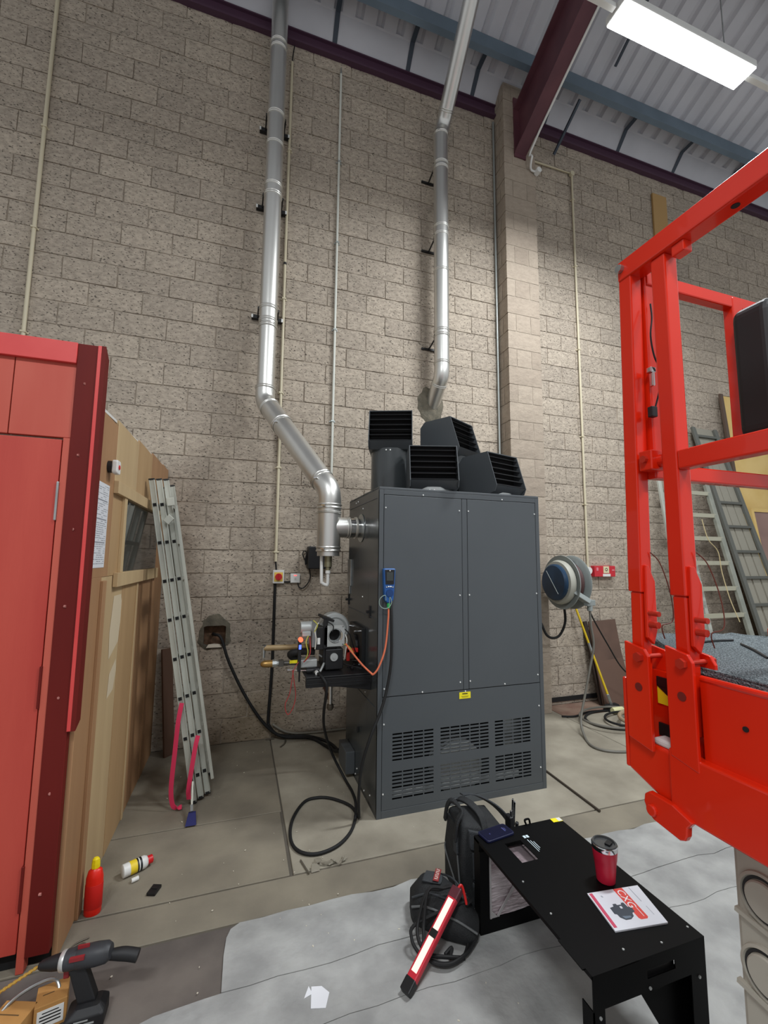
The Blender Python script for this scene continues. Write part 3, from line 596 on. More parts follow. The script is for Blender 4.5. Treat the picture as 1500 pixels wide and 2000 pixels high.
for pts, m in (([(.56, -1.29, 1.26), (.53, -1.32, 1.22), (.54, -1.32, 1.15), (.535, -1.31, 1.08)], m_wire_w), ([(.52, -1.30, 1.28), (.545, -1.33, 1.25), (.525, -1.32, 1.2)], m_wire_y), ([(.49, -1.28, 1.17), (.47, -1.31, 1.13), (.485, -1.31, 1.06), (.47, -1.29, 1.0)], m_wire_y), ([(.50, -1.28, 1.16), (.50, -1.31, 1.05), (.46, -1.29, .99)], m_wire_r), ([(.76, -1.28, 1.17), (.77, -1.30, 1.13), (.765, -1.29, 1.05), (.76, -1.26, .98)], m_wire_w), ([(.75, -1.30, 1.10), (.79, -1.31, 1.08), (.83, -1.33, 1.01)], m_wire_y), ([(.755, -1.26, 1.21), (.80, -1.27, 1.16), (.83, -1.25, 1.08), (.86, -1.22, 1.02)], m_black_matt), ([(.62, -1.32, 1.27), (.66, -1.33, 1.24), (.655, -1.33, 1.2)], m_black_matt)):
    part('lead', B().tube(pts, .004, 6), m, bu, smooth=40)
part('loose_linkage', B().bar((.78, -1.3, .935), (.87, -1.25, .94), .012, .012).bar((.76, -1.25, .95), (.88, -1.33, .925), .008, .008).cyl((.80, -1.32, .93), (.82, -1.31, .93), .012, n=10), m_black, bu, bev=.002)
part('hook_rod', B().tube([(.83, -1.22, .96), (.87, -1.26, .965), (.885, -1.28, .955), (.89, -1.30, .935)], .004, 8), m_chrome, bu)
# manometer clipped on the left
t = thing('manometer', 'slim black pressure meter with glowing red and blue ends left of the burner', 'meter', (.425, -1.3, .935))
part('body', B().box(.415, .437, -1.315, -1.285, .93, 1.145), m_black, t, bev=.003)
part('red_lamp', B().cyl((.432, -1.318, 1.15), (.432, -1.29, 1.15), .016, n=16), mat('red_glow', '#ff5a3c', .3, emit=2.2), t, smooth=30); part('blue_lamp', B().box(.42, .436, -1.317, -1.315, 1.085, 1.115), mat('blue_glow', '#4a62ff', .3, emit=2.5), t)
part('stem', B().cyl((.43, -1.3, .86), (.43, -1.3, .935), .006, n=8), m_black, t)
# gas pipework
m_brass = mat('brass', '#a5834e', .35, .8); m_pipe = mat('tan_painted_pipe', '#9a8460', .5, .2, c2='#8b754f', scale=10)
t = thing('gas_pipe', 'tan gas pipe with elbow and brass cap feeding the burner from the left', 'pipe', (.19, -1.1, .94))
part('upper_run', B().cyl((.19, -1.12, 1.07), (.62, -1.12, 1.058), .02, n=20).cyl((.40, -1.12, 1.064), (.62, -1.12, 1.058), .023, n=20), m_pipe, t, smooth=35)
part('elbow', B().cyl((.19, -1.12, 1.09), (.19, -1.12, 1.03), .014, n=16).cyl((.19, -1.12, 1.075), (.19, -1.12, 1.09), .022, n=6).cyl((.19, -1.12, 1.0), (.19, -1.12, 1.03), .012, n=12), m_steel2, t, smooth=35)
part('brass_cap', B().lathe([(.004, -.055), (.016, -.048), (.024, -.03), (.026, -.005), (.026, .03)], 20, Matrix.Translation((.225, -1.12, .955)) @ Matrix.Rotation(math.pi/2, 4, 'Y')), m_brass, t, smooth=45)
part('union', B().cyl((.255, -1.12, .955), (.285, -1.12, .955), .028, n=8).cyl((.285, -1.12, .955), (.33, -1.12, .953), .02, n=16), m_steel2, t); part('valve_run', B().cyl((.33, -1.12, .953), (.44, -1.14, .955), .017, n=16).box(.30, .335, -1.15, -1.09, .935, .975), mat('dark_steel', '#5d5a55', .45, .6), t, smooth=35)
part('flex_hose', B().tube([(.46, -1.15, .975), (.40, -1.16, 1.0), (.38, -1.18, 1.03), (.45, -1.2, 1.045), (.55, -1.2, 1.04)], .025, 12), m_black_matt, t, smooth=40)
t = thing('vent_pipe', 'chrome pipe with rounded plug hanging below the burner shelf', 'pipe', (.698, -1.1, .57))
part('pipe', B().cyl((.697, -1.1, .61), (.695, -1.1, .93), .016, n=20), m_steel, t, smooth=35); part('plug', B().lathe([(.004, -.03), (.018, -.025), (.026, -.008), (.026, .012), (.02, .02)], 20, Matrix.Translation((.697, -1.1, .605))), mat('iron_plug', '#6a645a', .5, .6), t, smooth=45)
solo('strut', B().bar((.60, -1.02, .87), (.74, -.98, .56), .035, .012), mat('brown_strut', '#5a3a34', .7), 'brown strut slanting below the burner shelf behind the chrome pipe', 'strut')
solo('test_leads', B().tube([(.42, -1.32, 1.0), (.385, -1.33, .94), (.365, -1.33, .80), (.335, -1.33, .72), (.355, -1.33, .655), (.39, -1.33, .70), (.405, -1.33, .78), (.39, -1.33, .88), (.378, -1.33, .95)], .0028, 6), m_wire_r, 'thin red and black test lead hanging in a loop below the manometer', 'lead', smooth=40)
# orange sampling hose and analyser on the heater
t = thing('flue_analyser', 'blue handheld flue gas analyser stuck to the heater front', 'analyser', (.99, -1.6, 1.44))
M = Matrix.Translation((.997, -1.56, 1.55))
m_blue = mat('blue_rubber', '#1d4d8f', .45, c2='#2a66a8', scale=6)
part('case', B().prism([(.952, 1.66), (1.042, 1.66), (1.036, 1.53), (1.028, 1.44), (1.005, 1.42), (.985, 1.42), (.964, 1.44), (.957, 1.53)], 1, -1.60, -1.558), m_blue, t, bev=.01, seg=3)
part('face', B().prism([(.961, 1.652), (1.033, 1.652), (1.028, 1.55), (.966, 1.55)], 1, -1.604, -1.60), m_black, t, bev=.003); part('screen', B().box(.973, 1.02, -1.606, -1.604, 1.575, 1.635), mat('lcd_screen', '#3a3f3e', .2), t)
part('keypad', B().cyl((.997, -1.607, 1.49), (.997, -1.598, 1.49), .026, n=24), mat('navy_keypad', '#143a6e', .4), t, smooth=30)
for k in range(4): part('key', B().cyl((.974+.015*k, -1.606, 1.532+(.004 if k in (1, 2) else 0)), (.974+.015*k, -1.6, 1.532), .005, n=10), m_cast, t)
part('power_led', B().cyl((.997, -1.607, 1.645), (.997, -1.604, 1.645), .004, n=10), m_screw, t)
part('green_connector', B().box(.985, 1.003, -1.598, -1.575, 1.385, 1.42), mat('green_plastic', '#2fae5a', .4), t, bev=.002)
part('clear_loop', B().tube([(.97, -1.60, 1.44)]+[(.965+.045*math.cos(a), -1.605, 1.43+.045*math.sin(a)) for a in [math.pi*.5+k*.5 for k in range(12)]]+[(.995, -1.6, 1.4)], .0025, 6, 3), mat('clear_tube', '#8fa39a', .2), t, smooth=40)
solo('sample_hose', B().tube([(.994, -1.588, 1.39), (.99, -1.595, 1.31), (.968, -1.60, 1.12), (.925, -1.60, 1.0), (.89, -1.59, .95), (.875, -1.57, .955), (.83, -1.50, 1.0), (.77, -1.40, 1.08), (.755, -1.34, 1.11)], .0065, 10), mat('salmon_hose', '#d9714f', .5), 'salmon orange hose drooping from the analyser to the burner', 'hose', smooth=40)
solo('sample_hose', B().tube([(1.012, -1.585, 1.42), (1.012, -1.60, 1.3), (1.012, -1.60, 1.04), (.985, -1.60, .86), (.94, -1.61, .72), (.86, -1.62, .55), (.81, -1.60, .36), (.80, -1.58, .17), (.812, -1.55, .05), (.82, -1.50, .014), (.80, -1.36, .012), (.70, -1.235, .012), (.60, -1.19, .012), (.50, -1.22, .012), (.40, -1.40, .012), (.365, -1.60, .012), (.40, -1.73, .012), (.50, -1.785, .012), (.64, -1.74, .012), (.76, -1.60, .012), (.83, -1.40, .03), (.85, -1.22, .028), (.83, -1.05, .05), (.74, -1.0, .22), (.65, -1.15, .45), (.61, -1.30, .62), (.60, -1.42, .78), (.597, -1.45, .86), (.575, -1.44, .905), (.55, -1.375, .926)], .010, 10), m_black_matt, 'long black cable coiled once on the floor beside the heater', 'cable', smooth=40)
# ------------------------------------------------------------------ timber cabin on the left
m_door = mat('red_stained_door', '#b33a30', .6, c2='#c04a3c', scale=5, stretch=(1, 1, .12), bump=.06, bscale=90)
m_redpan = mat('red_stained_ply', '#ba4c3c', .6, c2='#c25a48', scale=6, stretch=(1, 1, .15))
m_redtop = mat('bright_red_board', '#cf3f3d', .5, c2='#d74a46', scale=4); m_dkred = mat('oxblood_board', '#5e1410', .65, c2='#6b1a14', scale=4, stretch=(1, 1, .2), spec=.25)
m_ply = mat('pale_plywood', '#b59a74', .6, c2='#c2a980', scale=7, stretch=(1, 1, .1)); m_ply2 = mat('brown_plywood', '#98714f', .6, c2='#a67f5a', scale=7, stretch=(1, 1, .1)); m_ply3 = mat('tan_plywood', '#a88860', .6, c2='#b5956c', scale=7, stretch=(1, 1, .1))
cb = thing('timber_cabin', 'red fronted timber cabin with plywood side wall against the block wall', 'cabin', (-1.4, -1.06, 0))
CY = -2.12
part('door_leaf', B().box(-1.75, -.82, CY-.005, CY+.03, .075, 2.272), m_door, cb, bev=.003)
part('door_jamb', B().box(-.814, -.785, CY-.012, CY+.04, 0, 2.28), m_redpan, cb, bev=.002)
part('head_panel', B().box(-1.03, -.785, CY-.004, CY+.03, 2.283, 2.65), m_redpan, cb, bev=.002); part('head_panel', B().box(-1.75, -1.034, CY-.004, CY+.03, 2.283, 2.65), m_redpan, cb, bev=.002)
part('fascia_board', B().box(-1.75, -.785, CY-.025, CY+.01, 2.645, 2.748), m_redtop, cb, bev=.003)
part('corner_board', B().box(-.785, -.698, CY-.018, CY+.02, .06, 2.748), m_dkred, cb, bev=.003)
part('corner_trim', B().box(-.698, -.682, CY-.03, CY+.03, .955, 2.745), m_redtop, cb, bev=.002); part('corner_trim', B().prism([(CY-.03, .955), (CY+.03, .985), (CY+.03, 2.70), (CY-.03, 2.745)], 0, -.682, -.664), m_dkred, cb)
part('plinth_void', B().box(-1.75, -.70, CY+.03, CY+.05, 0, .08), m_void, cb)
for z in (1.98, 1.15, .33): part('hinge', B().box(-.822, -.812, CY-.02, CY-.004, z-.09, z+.09), m_steel2 if z > 1.5 else m_dkred, cb, bev=.002)
for z in (2.55, 2.2, 1.85, 1.5, 1.1, .7, .3): part('nail_head', B().cyl((-.742+random.uniform(-.01, .01), CY-.018, z), (-.742, CY-.020, z), .006, n=8), mat('filler_spot', '#b07068', .7) if 'filler_spot' not in MATS else MATS['filler_spot'], cb)
# plywood side wall, sheet by sheet
SX = -.70
def sheet(y0, y1, z0, z1, m, d=0): part('plywood_sheet', B().box(SX, -.68+d, y0+.002, y1-.002, z0, z1), m, cb, bev=.0015, seg=1)
sheet(-2.10, -1.77, 1.62, 2.455, m_ply2); sheet(-1.77, -1.25, 2.12, 2.49, m_ply); sheet(-1.25, -.78, 2.12, 2.51, m_ply3); sheet(-.78, -.30, 1.62, 2.53, m_ply2); sheet(-.30, -.02, 1.62, 2.54, m_ply2)
sheet(-1.77, -1.55, 1.62, 2.12, m_ply3)
sheet(-2.10, -1.87, 0, 1.62, m_ply2); sheet(-1.87, -1.42, 0, 1.62, m_ply, -.003); sheet(-1.42, -1.02, 0, 1.62, m_ply3); sheet(-1.02, -.5, 0, 1.62, m_ply2, -.003); sheet(-.5, -.02, 0, 1.62, m_ply2)
part('cover_batten', B().box(-.68, -.665, -1.89, -1.83, 0, 1.60), m_ply2, cb, bev=.002); part('cover_batten', B().box(-.68, -.672, -1.055, -1.02, 0, 1.60), m_ply, cb, bev=.002)
wf = part('window_frame', B().box(-.68, -.655, -1.78, -.4, 2.075, 2.145).box(-.68, -.655, -1.66, -.4, 1.555, 1.635).box(-.68, -.662, -1.585, -1.53, 1.635, 2.075), m_ply, cb, bev=.002)
part('window_pane', B().box(-.69, -.678, -1.53, -.4, 1.63, 2.08), mat('grey_glass', '#3c3d3a', .06, spec=.8), wf)
part('roof_lining', B().prism([(-2.1, 2.46), (-.02, 2.545), (-.02, 2.555), (-2.1, 2.475)], 0, -1.75, -.69), m_white_pl, cb)
part('bare_patch', B().prism([(-1.62, 1.15), (-1.44, 1.22), (-1.40, 1.42), (-1.44, 1.5), (-1.60, 1.50), (-1.64, 1.3)], 0, -.682, -.6815), mat('sanded_patch', '#cdbda0', .8), cb)
part('bare_patch', B().prism([(-1.60, .93), (-1.48, .95), (-1.44, 1.05), (-1.46, 1.12), (-1.58, 1.06)], 0, -.682, -.6815), MATS['sanded_patch'], cb)
n_ = thing('notice_sheet', 'white printed notice sheet pinned to the cabin side by the corner post', 'notice', (-.68, -2.0, 1.67))
part('paper', B().box(-.680, -.678, -2.095, -1.86, 1.67, 2.10), mat('white_paper', '#d4d6da', .8), n_)
b = B(); rp = random.Random(5)
for k in range(38):
    z = 2.085-k*.0107
    if k in (7, 16, 27): b.box(-.6779, -.6774, -2.07, -1.88, z-.002, z+.004); continue
    y = -2.08
    while y < -1.88:
        w = rp.uniform(.012, .05)
        if rp.random() < .75: b.box(-.6779, -.6775, y, min(y+w, -1.872), z, z+.003)
        y += w+.008
part('print', b, mat('grey_print', '#8d9096', .8), n_, kind='stuff')
t = thing('door_sounder', 'small white wall alarm with a red button on the plywood beside the cabin corner', 'alarm', (-.68, -1.9, 2.16))
part('base', B().cyl((-.68, -1.905, 2.197), (-.658, -1.905, 2.197), .032, n=24), m_black, t); part('cover', B().prism([(a-1.898, c+2.197) for a, c in rr_poly(-.036, .036, -.036, .036, .014)], 0, -.658, -.632), m_white_pl, t, bev=.005); part('button', B().cyl((-.632, -1.898, 2.197), (-.628, -1.898, 2.197), .012, n=20), MATS['red_knob'], t)
# ------------------------------------------------------------------ triple ladder leaning on the cabin side
LX0, LX1, LZ = -.26, -.66, 2.27; ld = Vector((LX1-LX0, 0, LZ)); Ll = ld.length; lu = ld.normalized(); th = math.atan2(LX0-LX1, LZ)
LB = Vector((LX0, -1.0, .012))
la = thing('extension_ladder', 'triple aluminium extension ladder leaning on the plywood with a pink strap', 'ladder', (-.2, -.8, 0))
Rl = Matrix.Rotation(-th, 3, 'Y')
def lp(dx, y, s): return LB+Rl @ Vector((dx, 0, s))+Vector((0, y+1.0, 0))
for i in range(3):
    yn = -1.0+.036*i; yf = -.56-.036*i; s0 = .0+.0*i; dx = .021+.043*i; x_len = Ll-.0
    for y in (yn, yf):
        c = lp(dx, y+.013, (s0+x_len)/2)
        st = part('stile', B().ob(c, (.039, .024, x_len-s0), Rl).ob(lp(dx-.016, y+.0, (s0+x_len)/2), (.005, .006, x_len-s0), Rl).ob(lp(dx+.016, y+.0, (s0+x_len)/2), (.005, .006, x_len-s0), Rl), m_alu, la, bev=.0015, seg=1)
        part('end_cap', B().ob(lp(dx, y+.013, x_len+.004), (.041, .03, .014), Rl), m_black, la, bev=.003); part('foot', B().ob(lp(dx, y+.013, s0-.0), (.041, .03, .02), Rl), m_black, la, bev=.003)
    for k in range(8):
        s = .16+.28*k
        part('rung', B().bar(lp(dx, yn+.024, s), lp(dx, yf, s), .028, .028), m_alu, la)
        part('rung_end', B().ob(lp(dx, yn+.0005, s), (.027, .003, .027), Rl), m_alu, la); part('rung_bore', B().ob(lp(dx, yn-.0015, s), (.023, .003, .023), Rl), m_void, la)
part('catch_hook', B().ob(lp(.10, -1.005, 2.0), (.05, .02, .06), Matrix.Rotation(.7, 3, 'Y')), m_alu, la, bev=.003); part('catch_plate', B().ob(lp(.125, -.985, 2.13), (.05, .02, .06), Rl), m_alu, la, bev=.003)
part('stabiliser_bar', B().bar(lp(.155, -.95, .1), lp(.155, -.95, 2.1), .02, .02), m_alu, la)
m_pink = mat('pink_webbing', '#d12f56', .7)
solo('pink_strap', B().ribbon([(-.35, -1.015, .70), (-.365, -1.03, .58), (-.375, -1.035, .38), (-.385, -1.04, .16), (-.372, -1.045, .05), (-.345, -1.05, .022), (-.31, -1.05, .024)], .03, .003, (.95, -.2, 0)), m_pink, 'long pink webbing strap hanging from the ladder and curling on the floor', 'strap')
solo('pink_strap', B().ribbon([(-.232, -1.022, .47), (-.245, -1.03, .40), (-.262, -1.035, .25), (-.275, -1.03, .12), (-.27, -1.02, .05)], .03, .003, (.95, -.2, 0)), m_pink, 'short end of the pink strap hanging above the paint brush', 'strap')
t = thing('paint_brush', 'paint brush with pale handle and dark blue bristles leaning on the ladder foot', 'brush', (-.24, -1.2, 0))
part('handle', B().bar((-.25, -1.03, .165), (-.238, -1.17, .07), .026, .012, up=(1, 0, 0)), mat('pale_handle', '#c9c9bd', .5), t, bev=.004); part('ferrule', B().bar((-.239, -1.165, .073), (-.234, -1.2, .05), .044, .016, up=(1, 0, 0)), m_steel2, t)
part('bristles', B().hull([(-.232+s*w, y+d, z) for (y, z, w, dd) in ((-1.198, .054, .022, .008), (-1.262, .008, .033, .008)) for s in (-1, 1) for d in (-dd, dd)]), mat('navy_bristles', '#1b1e58', .8), t)
solo('timber_board', B().bar((-.52, -.12, 0.0), (-.60, -.04, .9), .10, .02), mat('dark_brown_board', '#5d4334', .7), 'dark brown board standing behind the foot of the ladder', 'board')
# ------------------------------------------------------------------ black burner cover standing as a low table
m_blk = mat('black_powder_coat', '#060607', .5, spec=.12); m_foil = mat('pinkish_foil_lining', '#a8959a', .3, .45, c2='#dccfd2', scale=7, stretch=(1, 1, 6), bump=1.0, bscale=16)
TX0, TX1, TY0, TY1, TH = 1.125, 1.62, -3.245, -2.50, .405
tb = thing('burner_cover', 'black sheet steel cover stood on its legs as a low table on the light floor', 'cover', ((TX0+TX1)/2, (TY0+TY1)/2, 0))
# top plate with a rectangular window and a notch on the left edge
b = B(); wx0, wx1, wy0, wy1 = 1.232, 1.318, -2.732, -2.597
for q in ((TX0, wx0, TY0, TY1), (wx1, TX1, TY0, TY1), (wx0, wx1, TY0, wy0), (wx0, wx1, wy1, TY1)): b.box(q[0], q[1], q[2], q[3], TH-.004, TH)
b.box(TX0-.012, TX0, TY0+.03, -3.10, TH-.004, TH); b.box(TX0-.0, TX0+.003, TY0, TY1, TH-.014, TH-.004); b.box(TX1-.003, TX1, TY0, TY1, TH-.014, TH-.004)
part('top_plate', b, m_blk, tb)
# near end panel with arch and handle slot
b = B(); y = TY0
lo = .30
for q in ((TX0, TX0+.045, 0, lo), (TX1-.07, TX1+.0, 0, lo), (TX0, 1.352, lo, TH-.002), (1.478, TX1, lo, TH-.002), (1.352, 1.478, lo, .338), (1.352, 1.478, .366, TH-.002)): b.box(q[0], q[1], y, y+.004, q[2], q[3])
b.box(TX0, TX0+.004, y, y+.05, 0, lo); b.box(TX1-.004, TX1, y, y+.06, 0, lo)
part('end_panel', b, m_blk, tb)
part('handle_recess', B().box(1.345, 1.485, y+.012, y+.03, .33, .374), m_black, tb)
part('underside_shade', B().prism([(1.337, .30), (TX1-.006, .30), (TX1-.006, 0), (1.53, 0)], 1, -3.20, -3.196), m_blk, tb)  # black sheet standing in for the shade beneath the top plate
# far end panel lined with foil
b = B(); b.box(TX0, TX1, TY1-.045, TY1-.041, 0, TH-.004); b.box(TX0, TX0+.004, TY1-.041, TY1, 0, TH-.004); b.box(TX1-.004, TX1, TY1-.041, TY1, 0, TH-.004)
b.box(TX0, TX1, TY1-.053, TY1-.045, 0, .066).box(TX0, 1.176, TY1-.053, TY1-.045, .066, .36)
fp = part('end_panel', b, m_blk, tb)
b = B(); nx, nz = 22, 20; rp = random.Random(8); V = [[b.bm.verts.new((1.176+(TX1-.02-1.176)*i/nx, TY1-.047-.0-.006*abs(math.sin(j*1.1+i*.28+rp.uniform(-.4, .4))), .068+.28*j/nz)) for i in range(nx+1)] for j in range(nz+1)]
for j in range(nz):
    for i in range(nx): b.bm.faces.new((V[j][i], V[j][i+1], V[j+1][i+1], V[j+1][i]))
part('foil_liner', b, m_foil, fp, smooth=60)
part('liner_frame', B().box(1.174, 1.182, TY1-.058, TY1-.05, .066, .352).bar((1.215, TY1-.056, .07), (1.33, TY1-.056, .21), .012, .004, up=(0, 1, 0)).prism([(1.176, .068), (1.215, .068), (1.176, .105)], 1, TY1-.058, TY1-.054).prism([(1.176, .352), (1.20, .352), (1.19, .32), (1.176, .32)], 1, TY1-.058, TY1-.054), mat('pale_liner_strip', '#b9b4b4', .4, .4), fp)
part('under_foil', B().box(wx0-.03, wx1+.03, wy0-.03, wy1+.04, TH-.05, TH-.045), m_foil, tb)
for x, yy in ((1.165, -3.0), (1.30, -3.2), (1.165, -2.83), (1.45, -3.22), (1.60, -3.2)): part('rivet', B().cyl((x, yy, TH), (x, yy, TH+.003), .004, n=8), m_cast, tb)
for x, z in ((1.15, .28), (1.36, .31), (1.585, .285)): part('rivet', B().cyl((x, TY0, z), (x, TY0-.004, z), .005, n=8), m_cast, tb)
part('edge_bracket', B().tube([(1.42, -2.505, TH), (1.415, -2.5, TH+.02), (1.44, -2.498, TH+.02), (1.445, -2.5, TH)], .005, 8), m_blk, tb)
part('yellow_sticker', B().ob((1.594, -2.516, TH+.0006), (.055, .03, .001), Matrix.Rotation(-.05, 3, 'Z')), m_yellow, tb); part('sticker_half', B().ob((1.609, -2.5165, TH+.0012), (.022, .027, .0006), Matrix.Rotation(-.05, 3, 'Z')), m_white_pl, tb)
b = B(); Rt = Matrix.Rotation(-.0, 3, 'Z')
for k, (w, l) in enumerate(((.012, .02), (.012, .018))): b.ob((1.352+k*.016, -2.583, TH+.0004), (.012, .018, .0006))
for k in range(3): b.ob((1.352+k*.010, -2.648, TH+.0004), (.003, .088-.02*k, .0006))
part('white_print', b, mat('white_print', '#cfe0e6', .6), tb)
# things on the table
t = thing('mobile_phone', 'dark blue mobile phone lying screen up on the corner of the black cover', 'phone', (1.225, -2.535, TH))
Mz = Matrix.Translation((1.232, -2.525, TH)) @ Matrix.Rotation(math.radians(8), 4, 'Z')
b = B().prism(rr_poly(-.082, .082, -.042, .042, .014), 2, 0, .011); b.bm.transform(Mz); part('case', b, mat('navy_case', '#151a3a', .35), t, bev=.003, seg=3)
b = B().prism(rr_poly(-.075, .075, -.036, .036, .01), 2, .011, .0118); b.bm.transform(Mz); part('screen', b, mat('dark_screen', '#0e0e2c', .06, spec=.7), t)
b = text_mesh('09:47', .016, Matrix.Translation((.05, 0, .0121)) @ Matrix.Rotation(-math.pi/2, 4, 'Z'), .0002) if False else B().box(.043, .049, -.014, .014, .0118, .0121).box(.053, .056, -.009, .009, .0118, .0121).box(-.04, -.036, -.004, .004, .0118, .0121); b.bm.transform(Mz); part('screen_glyphs', b, mat('dim_screen_text', '#4a4f86', .4), t)
MX, MY = 1.502, -2.925
t = thing('tumbler', 'red insulated tumbler with steel rim and clear lid on the black cover', 'cup', (MX, MY, TH))
Mm = Matrix.Translation((MX, MY, TH))
part('body', B().lathe([(.033, 0), (.036, .003), (.041, .06), (.0445, .085), (.0455, .087), (.049, .125)], 40, Mm), mat('crimson_powder_coat', '#c01d38', .4), t, smooth=35)
part('rim', B().lathe([(.0485, .125), (.050, .127), (.051, .143), (.049, .146), (.045, .144)], 40, Mm, caps=False), m_chrome, t, smooth=35)
lid = part('lid', B().lathe([(.047, .140), (.046, .149), (.040, .150), (.038, .142), (.001, .142)], 40, Mm, caps=False), mat('smoked_lid', '#4a4c4d', .15, spec=.6), t, smooth=35); part('lid_tab', B().ob((MX+.012, MY-.01, TH+.146), (.03, .022, .008), Matrix.Rotation(.4, 3, 'Z')), m_black, lid, bev=.002)
# manual
A0 = Vector((1.367, -2.967, TH)); Bx = Vector((.222, -.028, 0)); By = Vector((-.045, -.172, 0))
# corner points on the table top: far-left, far-right, near-right, near-left
Cs = [Vector((1.367, -2.967, 0)), Vector((1.595, -2.994, 0)), Vector((1.545, -3.168, 0)), Vector((1.329, -3.139, 0))]
t = thing('manual', 'white instruction manual with a red band lying on the black cover', 'booklet', (1.46, -3.07, TH))
def on_page(u, v):  # u along far edge, v towards the camera
    return Cs[0].lerp(Cs[1], u).lerp(Cs[3].lerp(Cs[2], u), v)
def patch(us, z0, z1):
    b = B(); lo_ = [b.bm.verts.new(on_page(*p)+Vector((0, 0, z0))) for p in us]; hi_ = [b.bm.verts.new(on_page(*p)+Vector((0, 0, z1))) for p in us]; n = len(us)
    b.bm.faces.new(lo_); b.bm.faces.new(hi_[::-1])
    for i in range(n): b.bm.faces.new((lo_[i], hi_[i], hi_[(i+1) % n], lo_[(i+1) % n]))
    return b
m_paper = mat('glossy_white_paper', '#dfe1e8', .4)
part('pages', patch([(0, 0), (1, 0), (1, 1), (0, 1)], TH, TH+.005), m_paper, t, bev=.001); part('cover', patch([(-.004, -.004), (1.004, -.004), (1.0, 1.0), (0, 1.0)], TH+.005, TH+.0062), m_paper, t)
m_mred = mat('manual_red', '#e0483f', .45)
z1 = TH+.0063
part('red_band', patch([(.50, .0), (.68, .0), (.74, .80), (.71, .84), (.59, .84), (.56, .80)], z1, z1+.0003), m_mred, t); part('pink_edge', patch([(.02, .02), (.08, .02), (.08, .93), (.02, .93)], z1, z1+.0003), mat('manual_pink', '#cc4a66', .45), t)
P0 = on_page(.60, .30); P1 = on_page(.615, .7)
dirx = (P1-P0).normalized(); diry = Vector((-dirx.y, dirx.x, 0))
Mt = Matrix(((dirx.x, diry.x, 0, on_page(.60, .30).x), (dirx.y, diry.y, 0, on_page(.60, .30).y), (0, 0, 1, z1+.0006), (0, 0, 0, 1)))
part('title', text_mesh('CXG', .042, Mt, .0002), mat('print_white', '#f2f2f4', .5), t, label='large white letters CXG on the red band')
part('burner_picture', patch([(.20, .46), (.28, .44), (.29, .38), (.35, .38), (.36, .42), (.44, .42), (.45, .38), (.50, .38), (.52, .50), (.58, .52), (.58, .64), (.52, .66), (.50, .74), (.42, .80), (.32, .80), (.25, .72), (.24, .64), (.20, .62)], z1, z1+.0004), mat('print_charcoal', '#3d4650', .5), t)
part('picture_highlight', patch([(.38, .46), (.42, .46), (.42, .52), (.38, .52)], z1+.0004, z1+.0006), m_paper, t); part('picture_highlight', patch([(.30, .70), (.45, .72), (.45, .76), (.33, .77)], z1+.0004, z1+.0006), mat('print_slate', '#6d7d8c', .5), t)
part('small_print', patch([(.80, .02), (.815, .02), (.845, .42), (.83, .42)], z1, z1+.0002), mat('print_grey', '#a9adb6', .6), t); part('small_print', patch([(.85, .55), (.86, .55), (.88, .78), (.87, .78)], z1, z1+.0002), MATS['print_grey'], t); part('logo_spot', patch([(.19, .12), (.22, .12), (.23, .17), (.2, .17)], z1, z1+.0002), MATS['print_grey'], t); part('band_print', patch([(.655, .55), (.665, .55), (.685, .78), (.675, .78)], z1+.0003, z1+.0006), MATS['print_white'], t)
# ------------------------------------------------------------------ tool bags
m_nyl = mat('black_nylon', '#17181a', .75, c2='#1f2122', scale=30, bump=.3, bscale=160); m_nyl2 = mat('charcoal_nylon', '#34373a', .75, bump=.3, bscale=160); m_pip = mat('grey_piping', '#5d5f5f', .6)
t = thing('tool_bag', 'tall black nylon tool bag with grey piping beside the burner cover', 'bag', (1.25, -2.30, 0))
def bf(u, v, o=0):   # left face of the bag: u towards the camera, v upwards, o outwards
    a = Vector((1.14, -2.14, 0)).lerp(Vector((1.125, -2.40, 0)), u); c = Vector((1.15, -2.17, .385)).lerp(Vector((1.145, -2.35, .385)), u); return a.lerp(c, v)+Vector((-o, -o*.1, 0))
def bn(u, v, o=0):   # near face of the bag
    a = Vector((1.125, -2.40, 0)).lerp(Vector((1.42, -2.45, 0)), u); c = Vector((1.145, -2.35, .385)).lerp(Vector((1.37, -2.38, .34)), u); return a.lerp(c, v)+Vector((0, -o, 0))
def slab_on(fn, uv, o0, o1):
    return B().hull([fn(u, v, o0) for u, v in uv]+[fn(u, v, o1) for u, v in uv])
part('body', B().hull([bf(0, 0), bf(1, 0), bn(1, 0), (1.43, -2.16, 0), bf(-.02, .5, .012), bf(1.02, .5, .012), bn(1, .5, .012), (1.44, -2.15, .2), bf(0, .95), bf(1, .95), bn(1, .95), (1.38, -2.17, .34), (1.20, -2.25, .40), (1.32, -2.27, .37)]), m_nyl, t, bev=.018, seg=3, smooth=60)
part('front_flap', slab_on(bf, [(.12, .90), (.80, .88), (.82, .45), (.92, .18), (.15, .43)], .0, .014), m_nyl, t, bev=.006)
part('piping', B().tube([bf(.10, .50, .012), bf(.14, .42, .017), bf(.55, .28, .019), bf(.93, .15, .017), bf(.95, .20, .017), bf(.86, .50, .018), bf(.83, .58, .018)], .0042, 8, 4), m_pip, t, smooth=40)
part('flap_tab', slab_on(bf, [(.72, .60), (.90, .60), (.86, .80), (.70, .80)], .018, .03), m_nyl2, t, bev=.004)
part('handle', B().ribbon([bf(.1, .80, .022), bf(.12, 1.0, .012), Vector((1.155, -2.22, .418)), Vector((1.165, -2.30, .405)), bf(.85, .95, .02), bf(.82, .74, .03)], .03, .014, (.2, 1, 0)), m_nyl, t, bev=.004)
